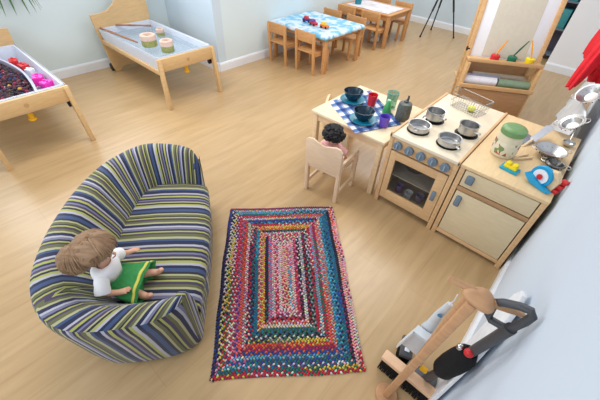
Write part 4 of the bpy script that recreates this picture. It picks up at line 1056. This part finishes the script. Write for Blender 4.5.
# dark grey hand brush leaning there
hb = thing('hand_brush', 'dark grey hand brush with pale bristles standing left of the dustpan', 'brush', (-.012, .90, 0), R(20))
MB().box(-.03, -.055, .10, .03, .055, .13, bev=.008).build('brush_head', dgrey, hb)
mb = MB(); rr = random.Random(8)
for i in range(8):
    for j in range(14):
        x = -.024+i*.0068; y = -.048+j*.0074; mb.tube([(x, y, .105), (x+rr.uniform(-.003, .003), y+rr.uniform(-.003, .003), .003)], .0027, 5)
mb.build('bristles', bristle, hb)
MB().box(-.012, -.03, .13, .012, -.012, .136, bev=.002).build('white_mark', white_pl, hb); MB().box(-.012, .004, .13, .012, .02, .136, bev=.002).build('white_mark', white_pl, hb)
MB().tube([(0, .0, .125), (.004, -.01, .2), (.006, -.025, .28)], .009, 10).build('handle', dgrey, hb)
# toy vacuum
vc = thing('toy_vacuum', 'dark grey toy upright vacuum cleaner with black bag and looped handle by the wall', 'toy vacuum cleaner', (.125, .85, 0))
mb = MB(); mb.prism([(-.07, -.07), (.05, -.07), (.06, .0), (.045, .05), (-.055, .05), (-.08, .0)], 0.012, .07, 'xy', bev=.012); hd = mb.build('floor_head', M('mid_grey_plastic', (92, 94, 98), rough=.4), vc)

def P(t): a = Vector((0, .0, .05)); b = Vector((.05, -.15, .90)); return a.lerp(b, t)
mb = MB(); mb.tube([P(0), P(.25), P(.5), P(.75), P(1)], .017, 14, rs=[.02, .017, .016, .016, .016]); mb.build('shaft', dgrey, vc)
mb = MB(); mb.tube([P(.3), P(.35), P(.45), P(.56), P(.63), P(.68)], .045, 20, rs=[.03, .042, .045, .043, .038, .022]); mb.build('dust_bag', blackf, vc)
MB().ell(tuple(P(.69)+Vector((-.008, -.02, .01))), (.016, .014, .018), 2).build('switch', rdm, vc)
MB().ell(tuple(P(.68)+Vector((-.035, -.01, .0))), (.012, .012, .015), 2).build('clip', M('chrome_clip', (210, 210, 210), rough=.2, metal=1), vc)
MB().box(-.05, -.05, .20, -.018, -.03, .225, bev=.004).build('lever', M('amber_lever', (244, 180, 20), rough=.4), vc)
# D loop handle
loop = [Vector(p) for p in ((.05, -.15, .90), (.060, -.153, .955), (.062, -.153, .985), (.052, -.152, .998), (.03, -.148, .988), (.0, -.142, .962), (-.012, -.14, .945), (-.012, -.137, .92), (-.006, -.136, .88), (.006, -.137, .868), (.035, -.146, .882))]
MB().tube(loop, .011, 12, True).build('looped_handle', dgrey, vc)

# white padded board behind
light_rubber = M('light_grey_rubber', (180, 182, 186), rough=.7)
ib = thing('folded_ironing_board', 'white folded ironing board leaning flat on the right wall behind the vacuum', 'ironing board', (.183, .9, 0))
mb = MB(); poly = [(-.15, .0), (.11, .0), (.11, .6), (.08, .74), (.03, .82), (-.02, .85), (-.07, .82), (-.12, .74), (-.15, .6)]
mb.prism(poly, -.006, .010, 'yz', bev=.004); mb.build('board', M('white_cover', (232, 234, 238), rough=.7), ib)
MB().tube([(-.002, -.12, .0), (-.002, -.12, .03)], .01, 10).build('rubber_foot', light_rubber, ib)

# ------------------------------------------------------------------ lights
w = bpy.data.worlds.new('World'); bpy.context.scene.world = w; w.use_nodes = True
w.node_tree.nodes['Background'].inputs[0].default_value = (*lin(236, 240, 248), 1); w.node_tree.nodes['Background'].inputs[1].default_value = .6
def area(name, loc, rot, sx, sy, power, col=(1, 1, 1)):
    l = bpy.data.lights.new(name, 'AREA'); l.shape = 'RECTANGLE'; l.size = sx; l.size_y = sy; l.energy = power; l.color = col
    o = bpy.data.objects.new(name, l); C.objects.link(o); o.location = loc; o.rotation_euler = rot; return o
area('ceiling_light', (-2.6, 1.0, 2.55), (0, 0, 0), 1.2, 1.2, 38, (1, .96, .9))
area('ceiling_light', (-1.2, 3.0, 2.55), (0, 0, 0), 1.2, 1.2, 40, (1, .96, .9))
area('ceiling_light', (-2.4, 5.2, 2.55), (0, 0, 0), 1.2, 1.2, 40, (1, .96, .9))
area('window_light', (-1.6, -1.6, 1.6), (R(90), 0, 0), 2.6, 1.4, 45, (.88, .94, 1))
area('window_light', (-4.66, .7, 1.85), (R(90), 0, R(-90)), 2.2, 1.2, 55, (.86, .93, 1))

# ------------------------------------------------------------------ camera
f_px, pitch, roll, yaw, CH = 323.02, .7501, .0577, -.7011, 1.7178
cp, sp2 = cos(pitch), sin(pitch)
fw = Vector((sin(yaw)*cp, cos(yaw)*cp, -sp2)); rt = Vector((cos(yaw), -sin(yaw), 0)); up = rt.cross(fw)
r2 = rt*cos(roll)+up*sin(roll); u2 = -rt*sin(roll)+up*cos(roll)
cam = bpy.data.cameras.new('Camera'); co = bpy.data.objects.new('Camera', cam); C.objects.link(co)
m4 = Matrix((r2, u2, -fw)).transposed().to_4x4(); m4.translation = (0, 0, CH); co.matrix_world = m4
cam.sensor_width = 36; cam.lens = f_px*36/600; cam.clip_start = .02
sc = bpy.context.scene; sc.camera = co
sc.view_settings.view_transform = 'Standard'; sc.view_settings.look = 'None'; sc.view_settings.gamma = 1; sc.view_settings.exposure = -.06
